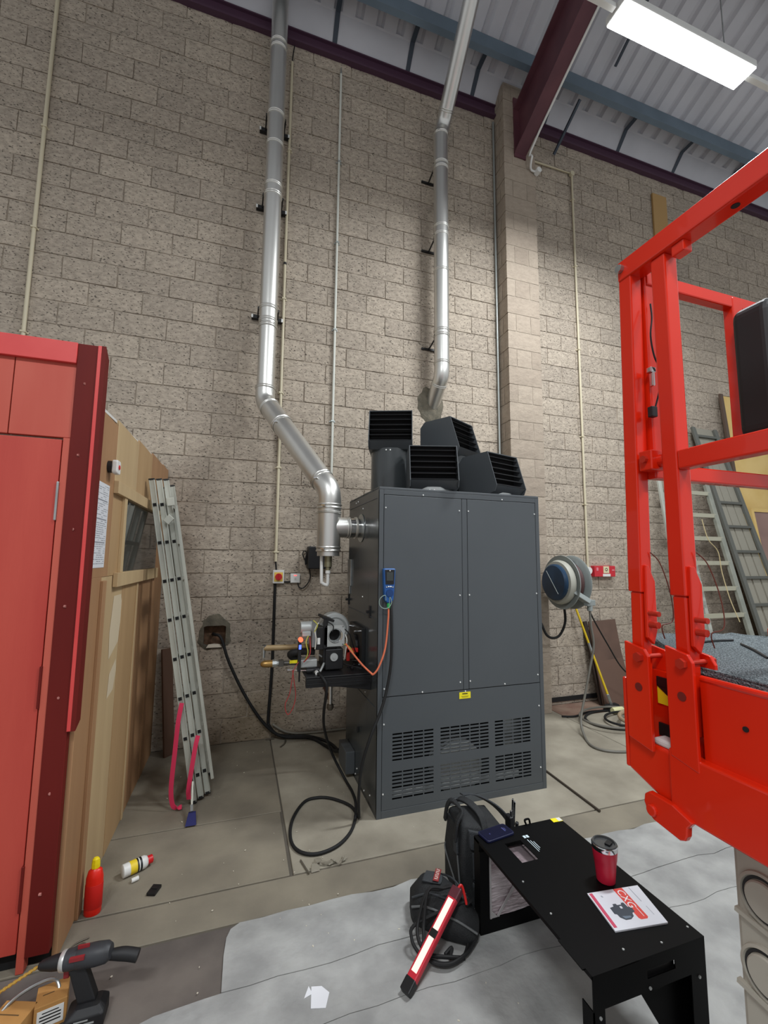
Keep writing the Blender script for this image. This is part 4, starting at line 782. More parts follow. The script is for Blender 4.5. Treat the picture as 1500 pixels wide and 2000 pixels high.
part('carry_strap', B().ribbon([Vector((1.19, -2.18, .385)), Vector((1.21, -2.21, .415)), Vector((1.24, -2.27, .412)), Vector((1.265, -2.34, .375)), bn(.5, .75, .02), bn(.52, .55, .02)], .038, .014, (.9, .2, .2)), m_nyl, t, bev=.005)
part('shoulder_strap', B().ribbon([Vector((1.24, -2.16, .41)), Vector((1.32, -2.17, .40)), Vector((1.42, -2.21, .35)), Vector((1.485, -2.25, .28)), Vector((1.51, -2.27, .21))], .045, .008, (.3, -.9, .2)), m_nyl2, t, bev=.002)
bk = part('buckle_panel', slab_on(bn, [(.10, .92), (.42, .90), (.44, .68), (.12, .70)], .004, .022), m_nyl2, t, bev=.006)
for uu in (.2, .3): part('buckle', slab_on(bn, [(uu, .78), (uu+.05, .78), (uu+.05, .83), (uu, .83)], .022, .03), m_chrome, bk, bev=.001)
part('webbing', slab_on(bn, [(.16, .66), (.40, .66), (.40, .36), (.16, .36)], .012, .018), m_nyl2, t, bev=.002)
part('side_pocket', slab_on(bn, [(.12, .34), (.50, .34), (.46, .12), (.16, .12)], .01, .045), m_nyl2, t, bev=.012); part('pocket_mouth', slab_on(bn, [(.15, .335), (.47, .335), (.47, .35), (.15, .35)], .012, .04), m_black, t)
t = thing('hand_tools', 'pliers and cutters poking out behind the black tool bag', 'tools', (1.47, -2.29, .2))
part('cutters', B().bar((1.475, -2.29, 0.0), (1.465, -2.29, .33), .05, .03).bar((1.49, -2.30, .0), (1.50, -2.31, .30), .022, .018), m_black, t, bev=.006); part('jaws', B().bar((1.475, -2.30, .28), (1.48, -2.305, .42), .012, .01).bar((1.487, -2.30, .28), (1.492, -2.305, .405), .010, .01).bar((1.47, -2.30, .30), (1.466, -2.305, .36), .012, .012), m_chrome, t, bev=.002)
t = thing('tool_pouch', 'small black zipped pouch with a red tag lying on the light floor', 'bag', (.98, -2.44, 0))
part('body', B().hull([(.845, -2.40, .0), (.88, -2.28, .0), (1.0, -2.26, 0), (1.10, -2.44, 0), (1.11, -2.57, 0), (1.06, -2.61, 0), (.95, -2.53, 0), (.835, -2.40, .06), (.88, -2.27, .08), (1.0, -2.25, .10), (1.105, -2.44, .09), (1.112, -2.58, .07), (1.05, -2.62, .06), (.94, -2.54, .08), (.89, -2.38, .15), (.93, -2.31, .16), (1.01, -2.33, .165), (1.09, -2.47, .15), (1.06, -2.54, .14), (.97, -2.47, .155)]), m_nyl, t, bev=.03, seg=3, smooth=60)
part('pocket_panel', B().hull([(.91, -2.37, .166), (.955, -2.31, .17), (1.02, -2.37, .172), (.985, -2.43, .168), (.91, -2.36, .15), (1.02, -2.38, .15)]), m_nyl2, t, bev=.006)
tg = part('red_tag', B().ob((.99, -2.372, .175), (.085, .028, .004), Euler((0, 0, .95)).to_matrix()), mat('tag_red', '#8e2b2b', .6), t, bev=.001)
b = B()
for k in range(6): b.ob(Vector((.99, -2.372, .178))+Matrix.Rotation(.95, 3, 'Z') @ Vector((-.031+.0125*k, 0, 0)), (.005, .017, .001), Matrix.Rotation(.95, 3, 'Z')); b.ob(Vector((.99, -2.372, .178))+Matrix.Rotation(.95, 3, 'Z') @ Vector((-.028+.0125*k, .006 if k % 2 else -.006, 0)), (.008, .004, .001), Matrix.Rotation(.95, 3, 'Z'))
part('tag_print', b, mat('tag_print', '#d9b9b0', .6), tg)
for pts in ([(.84, -2.41, .09), (.90, -2.47, .115), (1.0, -2.56, .10), (1.07, -2.62, .075)], [(.85, -2.39, .115), (.92, -2.44, .15), (1.0, -2.51, .15)], [(1.0, -2.25, .11), (1.07, -2.36, .14), (1.10, -2.46, .12)]): part('zip', B().tube(pts, .005, 8), m_pip if pts[0][0] < .845 else m_nyl2, t, smooth=40)
# LED inspection bar
t = thing('inspection_lamp', 'red LED inspection bar with two lit strips leaning on the pouch', 'lamp', (.70, -2.69, 0))
p0 = Vector((.703, -2.70, .02)); p1 = Vector((1.012, -2.535, .205)); ax = (p1-p0).normalized(); sd = Vector((0, 0, 1)).cross(ax).normalized(); nn = ax.cross(sd)
Rm = Matrix((sd, nn, ax)).transposed(); Lb = (p1-p0).length
def lb(s, o, d): return B().ob(p0+ax*s+nn*o, d, Rm)
part('housing', lb(Lb/2, 0, (.046, .028, Lb-.05)), mat('red_lamp_housing', '#c82a3a', .35), t, bev=.006); part('end_cap', lb(.012, 0, (.048, .032, .05)), m_black, t, bev=.005); part('end_cap', lb(Lb-.012, 0, (.048, .032, .05)), mat('dark_red_cap', '#5a2730', .4), t, bev=.005)
m_led = mat('lit_led_strip', '#ffd9cd', .4, emit=.62)
part('led_strip', lb(Lb*.31, .0145, (.026, .002, Lb*.34)), m_led, t); part('led_strip', lb(Lb*.72, .0145, (.026, .002, Lb*.34)), m_led, t); part('switch_block', lb(Lb*.515, .0155, (.034, .004, .03)), m_black, t, bev=.001)
part('cable_guard', B().tube([p1+ax*.0, p1+ax*.02+Vector((.012, 0, .005)), p1+Vector((.035, -.005, -.01)), p1+Vector((.04, -.02, -.05))], .006, 8), mat('red_guard', '#d22322', .4), t, smooth=40)
loop = []
for k in range(27):
    a = k*2*math.pi/12+2.4; c = Vector((.93, -2.555, 0)); r = .125+.012*math.sin(k*1.7); x = c.x+r*math.cos(a)*1.05; y = c.y+r*math.sin(a)*.72
    inbag = (x > .86 and y > -2.50); loop.append((x+.012*(k//12), y-.01*(k//12), .02+(.165 if y > -2.50 and x > .87 else .0)+.006*(k//12)+max(0, min(.1, (y+2.6)*.6)) * (0 if inbag else 1)))
solo('lamp_cable', B().tube([p1+Vector((.04, -.02, -.05)), (1.07, -2.53, .15)]+loop+[(.99, -2.64, .015), (.94, -2.62, .015), (.96, -2.585, .02), (.92, -2.60, .015)], .0075, 8), m_black_matt, 'black lamp cable coiled over the pouch and around the red bar', 'cable', smooth=40)
# ------------------------------------------------------------------ small things on the floor
t = thing('squeeze_bottle', 'red plastic bottle with yellow nozzle standing by the cabin wall', 'bottle', (-.615, -1.865, 0))
Mb = Matrix.Translation((-.612, -1.862, 0)) @ Matrix.Diagonal((1, .75, 1, 1))
part('body', B().lathe([(.034, 0), (.037, .006), (.038, .10), (.037, .165), (.030, .195), (.016, .205)], 32, Mb), mat('red_plastic_bottle', '#e0200f', .35), t, smooth=40); part('label_band', B().lathe([(.0375, .03), (.0388, .032), (.0388, .135), (.0375, .137)], 32, Mb, caps=False), mat('deep_red_label', '#c3140c', .5), t, smooth=40)
part('nozzle', B().lathe([(.017, .203), (.019, .207), (.019, .225), (.016, .245), (.010, .252)], 8, Mb), mat('yellow_cap', '#f2d80e', .4), t)
Mg = Matrix.Translation((-.475, -1.60, .032)) @ Matrix.Rotation(math.radians(62), 4, 'Z') @ Matrix.Rotation(math.pi/2, 4, 'X')
Mg = Matrix.Translation((-.478, -1.615, .033)) @ Matrix.Rotation(math.radians(28), 4, 'Z') @ Matrix.Rotation(math.pi/2, 4, 'Y')
t = thing('glue_bottle', 'white glue bottle with red cap lying on its side on the concrete', 'bottle', (-.478, -1.615, 0), math.radians(28))
part('body', B().lathe([(.028, -.065), (.032, -.062), (.032, .045), (.026, .058), (.018, .062)], 28, Mg), m_white_pl, t, smooth=40); part('yellow_label', B().lathe([(.0325, -.03), (.0327, -.03), (.0327, .005), (.0325, .005)], 28, Mg, caps=False), mat('lemon_label', '#e6c92a', .5), t, smooth=40); part('black_label', B().lathe([(.0326, .004), (.0328, .004), (.0328, .012), (.0326, .012)], 28, Mg, caps=False).lathe([(.0326, .018), (.0328, .018), (.0328, .028), (.0326, .028)], 28, Mg, caps=False), m_black, t, smooth=40); part('cap', B().lathe([(.018, .06), (.021, .061), (.021, .085), (.019, .087)], 20, Mg), MATS['red_knob'], t, smooth=40)
solo('white_cap', B().cyl((-.478, -1.70, .012), (-.448, -1.685, .012), .011, n=16), m_white_pl, 'small white tube cap beside the glue bottle', 'cap', smooth=35)
solo('black_clip', B().ob((-.353, -1.80, .008), (.045, .065, .014), Matrix.Rotation(-.35, 3, 'Z')).ob((-.353, -1.80, .017), (.03, .006, .004), Matrix.Rotation(-.35, 3, 'Z')), m_black, 'small black plastic block on the concrete slab', 'block', bev=.003)
# cordless drill standing on its battery
m_dr = mat('drill_charcoal', '#2b2c2f', .5, c2='#34363a', scale=12); m_dr2 = mat('drill_black', '#151517', .6); m_drr = mat('drill_red', '#8a2328', .5)
t = thing('cordless_drill', 'cordless drill with side handle standing on its battery near the cabin corner', 'drill', (-.47, -2.42, 0))
d0 = Vector((-.655, -2.375, .192)); d1 = Vector((-.44, -2.41, .212)); da = (d1-d0).normalized()
def along(s): return d0+(d1-d0)*s
q = da.to_track_quat('Z', 'Y').to_matrix().to_4x4()
def dm(s): m = q.copy(); m.translation = along(s); return m
Ld = (d1-d0).length
part('chuck', B().lathe([(.010, 0), (.016, .01), (.024, .05), (.026, .075)], 24, dm(0)), m_dr2, t, smooth=35); part('clutch_ring', B().lathe([(.031, .078), (.033, .082), (.033, .094), (.031, .097)], 24, dm(0), caps=False), mat('silver_ring', '#c7c7c4', .4, .5), t, smooth=35)
part('gearbox', B().lathe([(.027, .075), (.032, .08), (.034, .12), (.034, .135)], 24, dm(0)), m_dr, t, smooth=35); mo = part('motor_housing', B().lathe([(.032, .13), (.036, .14), (.037, .20), (.034, .235), (.024, .25)], 24, dm(0)), m_dr, t, smooth=35); part('red_flash', B().ob(along(.68)+Vector((-.01, -.03, .02)), (.05, .012, .012), q.to_3x3() @ Matrix.Rotation(math.pi/2, 3, 'Y')).ob(along(.7)+Vector((0, -.006, .037)), (.04, .02, .006), q.to_3x3() @ Matrix.Rotation(math.pi/2, 3, 'Y')), m_drr, mo)
part('grip', B().hull([along(.60)+Vector((sx, sy, -.02)) for sx in (-.025, .03) for sy in (-.018, .018)]+[Vector((-.475+sx, -2.41+sy, .06)) for sx in (-.03, .03) for sy in (-.02, .02)]), m_dr2, t, bev=.01, seg=3); part('trigger', B().ob(along(.45)+Vector((0, 0, -.045)), (.02, .016, .03)), m_drr, t, bev=.004)
ba = part('battery', B().hull([(-.54, -2.47, .0), (-.41, -2.47, 0), (-.41, -2.38, 0), (-.54, -2.38, 0), (-.54, -2.47, .045), (-.41, -2.47, .05), (-.41, -2.38, .05), (-.54, -2.38, .045), (-.51, -2.45, .065), (-.43, -2.45, .065), (-.43, -2.39, .065), (-.51, -2.39, .065)]), m_dr2, t, bev=.008, seg=3); part('battery_label', B().box(-.50, -.45, -2.4715, -2.47, .012, .018).box(-.49, -.44, -2.4715, -2.47, .026, .031).box(-.505, -.46, -2.4715, -2.47, .038, .042), m_cast, ba)
part('side_handle', B().tube([along(.62), (-.44, -2.40, .195), (-.37, -2.405, .187), (-.315, -2.415, .175)], lambda u: .014+.008*min(1, max(0, (u-.3)*3)), 14), m_dr2, t, smooth=40)
b = B(); be = Vector((-.86, -2.39, .10)); bs = d0
for k in range(28):
    f0 = k/28; f1 = (k+1)/28; b.cyl(bs.lerp(be, f0), bs.lerp(be, f1), .006 if k % 2 else .0042, n=8)
part('drill_bit', b, mat('gold_drill_bit', '#d9b45a', .3, .7), t)
m_card = mat('cardboard', '#a5763f', .8, c2='#b4854a', scale=6)
t = thing('cardboard_box', 'small brown cardboard box in the bottom left corner', 'box', (-.71, -2.41, 0)); Mb = Matrix.Translation((-.715, -2.42, 0)) @ Matrix.Rotation(-.35, 4, 'Z')
b = B().box(-.06, .06, -.06, .05, 0, .085); b.bm.transform(Mb); part('carton', b, m_card, t, bev=.002); b = B().box(-.045, .03, -.003, .001, .085, .0856); b.bm.transform(Mb); part('print', b, mat('dark_print', '#5d4526', .8), t)
t = thing('cardboard_box', 'small brown cardboard box with white address label beside the drill', 'box', (-.585, -2.375, 0)); Mb = Matrix.Translation((-.605, -2.37, 0)) @ Matrix.Rotation(.22, 4, 'Z')
b = B().box(-.05, .05, -.045, .05, 0, .085); b.bm.transform(Mb); part('carton', b, m_card, t, bev=.002); b = B().box(-.04, .04, -.0462, -.045, .012, .07); b.bm.transform(Mb); part('label', b, m_white_pl, t); b = B().box(-.032, .032, -.047, -.0462, .025, .029).box(-.032, .032, -.047, -.0462, .036, .04).box(-.032, .032, -.047, -.0462, .047, .051).box(-.025, .025, -.047, -.0462, .058, .061); b.bm.transform(Mb); part('label_print', b, m_black, t); b = B().box(-.03, .005, .0, .004, .085, .0856); b.bm.transform(Mb); part('print', b, MATS['dark_print'], t)
t = thing('orange_packet', 'orange packet with white top at the left edge beside the drill bit', 'packet', (-.82, -2.30, 0))
part('packet', B().hull([(-.90, -2.33, 0), (-.80, -2.36, 0), (-.79, -2.32, 0), (-.89, -2.29, 0), (-.895, -2.31, .14), (-.81, -2.335, .14)]), mat('orange_card', '#d8851f', .6), t, bev=.002); part('white_top', B().hull([(-.895, -2.31, .14), (-.81, -2.335, .14), (-.86, -2.315, .185), (-.895, -2.315, .14), (-.81, -2.34, .14), (-.86, -2.32, .185)]), m_white_pl, t)
solo('wire_offcut', B().tube([(-.80, -2.44, .02), (-.74, -2.38, .09), (-.66, -2.33, .10), (-.60, -2.34, .095), (-.57, -2.40, .03)], .006, 8), m_steel2, 'bent grey metal rod lying over the cardboard boxes', 'rod', smooth=40)
solo('wire_offcut', B().tube([(-.66, -2.10, .005), (-.63, -2.06, .006), (-.60, -2.045, .006), (-.585, -2.06, .007), (-.61, -2.085, .007), (-.64, -2.075, .008), (-.625, -2.04, .006), (-.58, -2.02, .005)], .0032, 6), mat('dull_wire', '#6d675c', .5, .4), 'twisted bit of wire on the floor beyond the drill', 'wire', smooth=40)
solo('paper_tag', B().prism([(.33, -2.64), (.385, -2.655), (.41, -2.60), (.385, -2.565), (.345, -2.555)], 2, .004, .0055).prism([(.31, -2.595), (.335, -2.55), (.345, -2.585)], 2, .0045, .006), mat('tag_paper', '#e3e4e8', .7), 'torn white paper tag lying on the light floor', 'paper')
b = B(); rp = random.Random(12)
for k in range(110):
    x = rp.uniform(-.5, 1.9); y = rp.uniform(-2.9, -.1); s = rp.uniform(.002, .005); b.ob((x, y, .003+s*.3), (s*rp.uniform(1, 2.2), s, s*.6), Euler((0, 0, rp.uniform(0, 3))).to_matrix())
o = solo('floor_debris', b, mat('pale_debris', '#cfc8b6', .8), 'pale crumbs of rubble scattered over the floor', 'debris'); o['kind'] = 'stuff'
t = thing('plastic_scraps', 'crumpled clear plastic scraps below the coiled cable', 'wrapping', (.55, -1.87, 0)); rp = random.Random(2); m_clr = mat('cloudy_plastic', '#8f897b', .18, spec=.7)
for k in range(7):
    x, y = .46+.033*k, -1.83-.06*rp.random(); part('scrap', B().hull([(x+rp.uniform(-.035, .035), y+rp.uniform(-.03, .03), .003+rp.uniform(0, .022)) for _ in range(7)]), m_clr, t)
solo('nail', B().cyl((.40, -1.80, .006), (.43, -1.92, .006), .005, n=6), MATS['dull_wire'], 'thin dark stick beside the plastic scraps', 'stick'); solo('nail', B().tube([(.46, -.06, .006), (.48, -.10, .006), (.46, -.18, .006), (.42, -.24, .006)], .008, 6), MATS['dull_wire'], 'curved dark offcut on the floor near the wall', 'offcut'); solo('nail', B().cyl((.30, -.03, .008), (.38, -.035, .008), .008, n=6), MATS['dull_wire'], 'short dark offcut lying at the foot of the wall', 'offcut')
solo('steel_rod', B().cyl((2.46, -1.25, .009), (2.43, -1.93, .009), .008, n=8), mat('rusty_rod', '#4a4138', .6, .3), 'thin dark rod lying on the floor right of the heater', 'rod')
# ------------------------------------------------------------------ red platform lift on the right
rl = m_red_lift; m_bolt = mat('painted_bolt', '#b52a18', .4, .2)
lf = thing('platform_lift', 'orange red platform lift with box section guard rails on a pale grey base', 'lift', (1.5, -4.4, 0))
CX = 1.05
part('base_beam', B().prism([(-3.495, 1.16), (-3.50, 1.25), (-5.3, 1.25), (-5.3, 1.115), (-3.60, 1.12)], 0, CX, CX+.09), rl, lf, bev=.008, seg=3)
part('base_beam', B().prism([(-3.628, 1.112), (-3.628, 1.262), (-3.645, 1.272), (-3.70, 1.262), (-5.3, 1.262), (-5.3, 1.108)], 0, CX-.012, CX+.02), rl, lf, bev=.006, seg=3)
part('end_plate', B().box(CX, CX+.5, -3.50, -3.488, 1.16, 1.40), rl, lf, bev=.004)
part('toe_board', B().box(CX+.012, CX+.022, -5.3, -3.705, 1.255, 1.445).tube([(CX+.017, -5.3, 1.447), (CX+.017, -3.705, 1.447)], .008, 10), rl, lf, smooth=35)
part('toe_hole', B().cyl((CX+.009, -3.80, 1.365), (CX+.013, -3.80, 1.365), .006, n=12), m_black, lf)
part('inner_channel', B().box(CX+.05, CX+.06, -3.80, -3.50, 1.25, 1.43).box(CX+.06, CX+.5, -3.52, -3.51, 1.25, 1.40), rl, lf)
part('hazard_label', B().box(CX+.046, CX+.05, -3.592, -3.560, 1.345, 1.39), m_yellow, lf); part('hazard_stripe', B().box(CX+.0445, CX+.05, -3.592, -3.560, 1.39, 1.415).prism([(-3.592, 1.37), (-3.592, 1.391), (-3.560, 1.391)], 0, CX+.0445, CX+.0465), m_black, lf); part('drain_slot', B().box(CX+.044, CX+.05, -3.592, -3.560, 1.262, 1.295), m_black, lf)
part('white_rag', B().box(CX+.005, CX+.045, -3.628, -3.575, 1.25, 1.268), mat('white_rag', '#cfc6c2', .8), lf, bev=.006)
# post mounts: outer plate, inner plate, bolt
for y0, y1, zt in ((-3.588, -3.515, 1.505), (-3.708, -3.638, 1.515)):
    pl = part('mount_plate', B().prism([(y1, 1.25), (y1, zt), (y0+.012, zt-.012), (y0, zt-.03), (y0, 1.26), (y0, 1.235)], 0, CX-.014, CX-.004), rl, lf, bev=.002)
    part('mount_plate', B().prism([(y1, 1.25), (y1, zt-.01), (y0+.012, zt-.02), (y0, zt-.04), (y0, 1.30)], 0, CX+.062, CX+.072), rl, lf, bev=.002)
    yb = (y0+y1)/2-.012; part('bolt', B().cyl((CX-.026, yb, zt-.035), (CX-.014, yb, zt-.035), .013, n=6).cyl((CX-.014, yb, zt-.035), (CX+.085, yb, zt-.035), .006, n=10).cyl((CX+.072, yb, zt-.035), (CX+.085, yb, zt-.035), .013, n=6), m_bolt, pl)
    part('hole', B().cyl((CX-.0155, yb+.008, zt-.115), (CX-.013, yb+.008, zt-.115), .011, n=16), mat('hole_shadow_red', '#6d1206', .6) if 'hole_shadow_red' not in MATS else MATS['hole_shadow_red'], pl)
# posts
def post(y_t, y_b, x, w, zt, zb, d=.043):
    zs = zb+(zt-zb)*.27
    def yy(z): return y_b+(y_t-y_b)*(z-zb)/(zt-zb)
    lo = part('post', B().bar((x+w/2, yy(zb)-d/2, zb), (x+w/2, yy(zs)-d/2, zs), w-.008, d-.008, up=(0, 1, 0)), rl, lf, bev=.004)
    hi = part('post', B().bar((x+w/2, yy(zs)-d/2, zs), (x+w/2, yy(zt)-d/2, zt), w, d, up=(0, 1, 0)), rl, lf, bev=.004)
    yc = yy(zs)-d-.002
    fp = part('fish_plate', B().prism([(x+.008, zs-.12), (x+.03, zs-.14), (x+w+.002, zs-.10), (x+w+.002, zs+.03), (x+w-.02, zs+.075), (x+.012, zs+.075)], 1, yc-.006, yc+.004), rl, lf, bev=.002)
    part('pin', B().cyl((x+w*.45, yc-.03, zs-.085), (x+w*.45, yc-.004, zs-.085), .009, n=12).cyl((x+w*.4, yc-.035, zs-.055), (x+w*.4, yc-.004, zs-.055), .007, n=12), m_bolt, fp)
    part('pin_wire', B().tube([(x+w*.8, yc-.004, zs+.11), (x+w*1.3, yc-.015, zs+.08), (x+w*1.6, yc-.03, zs), (x+w*1.4, yc-.04, zs-.07), (x+w*.6, yc-.035, zs-.085), (x+w*.9, yc-.03, zs-.12)], .0016, 6), mat('brown_lead', '#5a2a1c', .5) if 'brown_lead' not in MATS else MATS['brown_lead'], fp)
    return lo
post(-3.545, -3.515, CX, .042, 2.565, 1.30); post(-3.648, -3.646, CX+.004, .046, 2.56, 1.30)
part('hinge_post', B().box(1.095, 1.14, -3.595, -3.56, 2.025, 2.57), rl, lf, bev=.004)
tr = part('top_rail', B().box(CX-.004, CX+.05, -5.3, -3.545, 2.56, 2.622), rl, lf, bev=.006, seg=3); part('rail_bolt', B().cyl((CX-.016, -3.56, 2.595), (CX-.004, -3.56, 2.595), .012, n=8), m_steel2, tr); part('rail_hole', B().cyl((CX+.02, -3.86, 2.5585), (CX+.02, -3.86, 2.5605), .009, n=12), m_black, tr); part('rail_stop', B().box(CX+.004, CX+.035, -3.745, -3.71, 2.53, 2.56), rl, tr, bev=.003)
part('mid_rail', B().box(CX+.004, CX+.042, -5.3, -3.69, 1.962, 2.012), rl, lf, bev=.005, seg=3)
part('end_top_rail', B().box(1.10, 1.95, -3.60, -3.57, 2.535, 2.575), rl, lf, bev=.004); part('end_post', B().box(1.455, 1.50, -3.602, -3.57, 2.1, 2.57), rl, lf, bev=.004); part('end_mid_rail', B().box(1.09, 1.95, -3.60, -3.57, 1.957, 2.0), rl, lf, bev=.004)
part('gate_bracket', B().box(CX-.004, CX+.05, -3.625, -3.585, 1.975, 2.03).cyl((CX+.03, -3.66, 2.0), (CX+.03, -3.60, 2.0), .018, n=20), rl, lf, bev=.003); part('gate_bolt', B().cyl((CX-.014, -3.605, 2.005), (CX-.004, -3.605, 2.005), .010, n=8), m_bolt, lf)
part('limit_switch', B().box(1.075, 1.095, -3.612, -3.596, 2.13, 2.16), m_black, lf, bev=.002); part('limit_switch', B().box(1.078, 1.098, -3.612, -3.596, 2.26, 2.275).box(1.085, 1.093, -3.612, -3.598, 2.22, 2.26), m_chrome, lf, bev=.002); part('switch_lead', B().tube([(1.10, -3.605, 2.47), (1.09, -3.615, 2.42), (1.075, -3.62, 2.36), (1.085, -3.62, 2.30), (1.11, -3.62, 2.255), (1.10, -3.615, 2.2), (1.09, -3.61, 2.16)], .0025, 6), m_black_matt, lf)
part('tow_hook', B().prism([(-3.575, 1.135), (-3.563, 1.125), (-3.560, 1.105), (-3.568, 1.085), (-3.585, 1.072), (-3.655, 1.062), (-3.668, 1.068), (-3.674, 1.08), (-3.676, 1.10), (-3.69, 1.118), (-3.64, 1.135)], 0, CX-.022, CX-.004).cyl((CX-.03, -3.585, 1.095), (CX-.018, -3.585, 1.095), .014, n=14), rl, lf, bev=.003)
part('deck', B().prism([(1.09, -5.3), (1.09, -3.72), (1.16, -3.56), (1.43, -3.30), (1.95, -3.36), (1.95, -5.3)], 2, 1.41, 1.44), rl, lf); part('far_toe_board', B().bar((1.90, -3.37, 1.44), (2.4, -3.37, 1.44), .03, .08), rl, lf, bev=.004)
m_base = mat('pale_grey_paint', '#a39d90', .5, c2='#b1ac9f', scale=3)
ch = part('base_housing', B().box(1.15, 1.90, -5.2, -3.69, .10, 1.12), m_base, lf, bev=.01)
for yc_, zc in ((-3.758, .972), (-3.752, .815)):
    q = Matrix.Translation((1.15, yc_, zc)) @ Matrix.Rotation(-math.pi/2, 4, 'Y')
    r_ = part('lamp_recess', B().lathe([(.058, -.002), (.056, .006), (.050, .008), (.047, .002), (.044, .004), (.040, .003)], 40, q, caps=False), m_base, ch, smooth=40); part('gasket', B().lathe([(.047, .0015), (.047, .005), (.042, .005), (.040, .0015)], 40, q, caps=False), m_black, r_); part('cover_disc', B().lathe([(.040, .001), (.040, .010), (.037, .013)], 40, q), m_white_pl if False else m_base, r_, smooth=40)
    part('ledge', B().bar((1.146, yc_+.065, zc-.055), (1.146, yc_-.2, zc-.085), .012, .01), m_base, r_)
for sx in (1.2, 1.8):
    for sy in (-3.95, -4.95): part('wheel', B().cyl((sx-.03, sy, .13), (sx+.09, sy, .13), .13, n=28), m_black_matt, lf, smooth=35)
# grey carpet offcut on the deck
b = B(); rp = random.Random(21)
quad = [(1.10, -3.66), (1.43, -3.255), (1.74, -3.335), (1.9, -3.6), (1.9, -4.6), (1.10, -4.6)]
b.prism(quad, 2, 1.441, 1.462); bmesh.ops.subdivide_edges(b.bm, edges=b.bm.edges, cuts=7, use_grid_fill=True)
for v in b.bm.verts:
    if v.co.z > 1.45: v.co.z += rp.uniform(0, .005)
    v.co.x += rp.uniform(-.004, .004); v.co.y += rp.uniform(-.004, .004)
t = thing('carpet_offcut', 'speckled grey carpet offcut lying on the lift platform', 'carpet', (1.5, -3.6, 1.441))
part('pile', b, mat('speckled_grey_carpet', '#4a5458', .95, c2='#98a4a8', scale=230, bump=1, bscale=320, lo=.40, hi=.62), t, smooth=80)
part('seam', B().tube([(1.41, -3.446, 1.467), (1.50, -3.44, 1.468), (1.576, -3.446, 1.467)], .0035, 6), m_black, t); part('seam', B().tube([(1.53, -3.50, 1.467), (1.46, -3.58, 1.468), (1.38, -3.662, 1.467)], .0035, 6), m_black, t)
t = thing('hard_case', 'black moulded hard case hanging on the lift rail at the right edge', 'case', (1.53, -3.66, 2.09))
part('shell', B().prism([(a, c) for a, c in rr_poly(1.405, 1.78, 2.085, 2.50, .04)], 1, -3.72, -3.62), mat('matt_black_case', '#1b1d1e', .6), t, bev=.02, seg=4); part('front_lid', B().prism([(a, c) for a, c in rr_poly(1.47, 1.75, 2.11, 2.475, .03)], 1, -3.735, -3.71), mat('charcoal_case_lid', '#2d3031', .6), t, bev=.008, seg=3); part('handle', B().tube([(1.53, -3.66, 2.495), (1.54, -3.66, 2.53), (1.60, -3.66, 2.535), (1.61, -3.66, 2.495)], .009, 10), m_black, t, smooth=40)
# ------------------------------------------------------------------ hose reel and clutter by the pilaster
m_reel = mat('grey_reel_paint', '#8b918f', .45); m_navy = mat('navy_reel_cover', '#142c42', .4, c2='#1d3d5a', scale=4)
t = thing('hose_reel', 'grey wall hose reel with dark blue centre cover right of the heater', 'hose reel', (3.4, -.3, 1.2))
RC = (-.54, 1.49)
def rlathe(prof, n=44): return B().lathe(prof, n, Matrix.Translation((0, RC[0], RC[1])) @ Matrix.Rotation(math.pi/2, 4, 'Y'), caps=True)
part('side_flange', rlathe([(.05, 3.355), (.27, 3.355), (.29, 3.345), (.292, 3.352), (.27, 3.365), (.05, 3.365)]), m_reel, t, smooth=35); part('side_flange', rlathe([(.05, 3.49), (.27, 3.49), (.29, 3.50), (.292, 3.493), (.27, 3.48), (.05, 3.48)]), m_reel, t, smooth=35)
part('drum', rlathe([(.14, 3.36), (.14, 3.485)]), m_reel, t, smooth=35)
co = B()
for k in range(5):
    for r_ in (.16, .185, .21): co.lathe([(r_+.012*math.cos(a*math.pi/3), 3.38+k*.02+.012*math.sin(a*math.pi/3)) for a in range(7)], 32, Matrix.Translation((0, RC[0], RC[1])) @ Matrix.Rotation(math.pi/2, 4, 'Y'), caps=False)
part('wound_hose', co, mat('dark_red_hose', '#4d3230', .6), t, smooth=40, kind='stuff')
part('cover_rim', rlathe([(.05, 3.35), (.235, 3.35), (.24, 3.32), (.225, 3.285), (.19, 3.28)]), mat('pale_reel_rim', '#a8a79c', .5), t, smooth=35); part('centre_cover', rlathe([(.02, 3.29), (.195, 3.29), (.195, 3.255), (.18, 3.24), (.001, 3.23)]), m_navy, t, smooth=35); part('cover_mark', B().bar((3.222, RC[0]+.08, RC[1]+.12), (3.222, RC[0]-.10, RC[1]-.12), .006, .004), m_reel, t)
part('wall_bracket', B().box(3.455, 3.515, -.56, -.005, 1.44, 1.52).box(3.445, 3.60, -.02, -.005, 1.30, 1.66), m_reel, t, bev=.005)
part('guide_arm', B().bar((3.27, -.66, 1.46), (3.48, -.80, 1.29), .05, .09, up=(0, 1, 0)).bar((3.44, -.79, 1.285), (3.57, -.76, 1.285), .06, .05, up=(0, 1, 0)).cyl((3.51, -.77, 1.27), (3.51, -.77, 1.2), .028, n=16), m_reel, t, bev=.006)
part('top_strut', B().bar((3.45, -.62, 1.72), (3.52, -.75, 1.30), .02, .02), m_steel2, t)
solo('hose', B().tube([(3.45, -.45, 1.25), (3.49, -.42, 1.05), (3.45, -.38, .90), (3.37, -.36, .86), (3.28, -.36, .90), (3.23, -.34, 1.02), (3.2, -.30, 1.08)], .014, 10), m_black_matt, 'black hose hanging in a U below the reel beside the heater', 'hose', smooth=40)
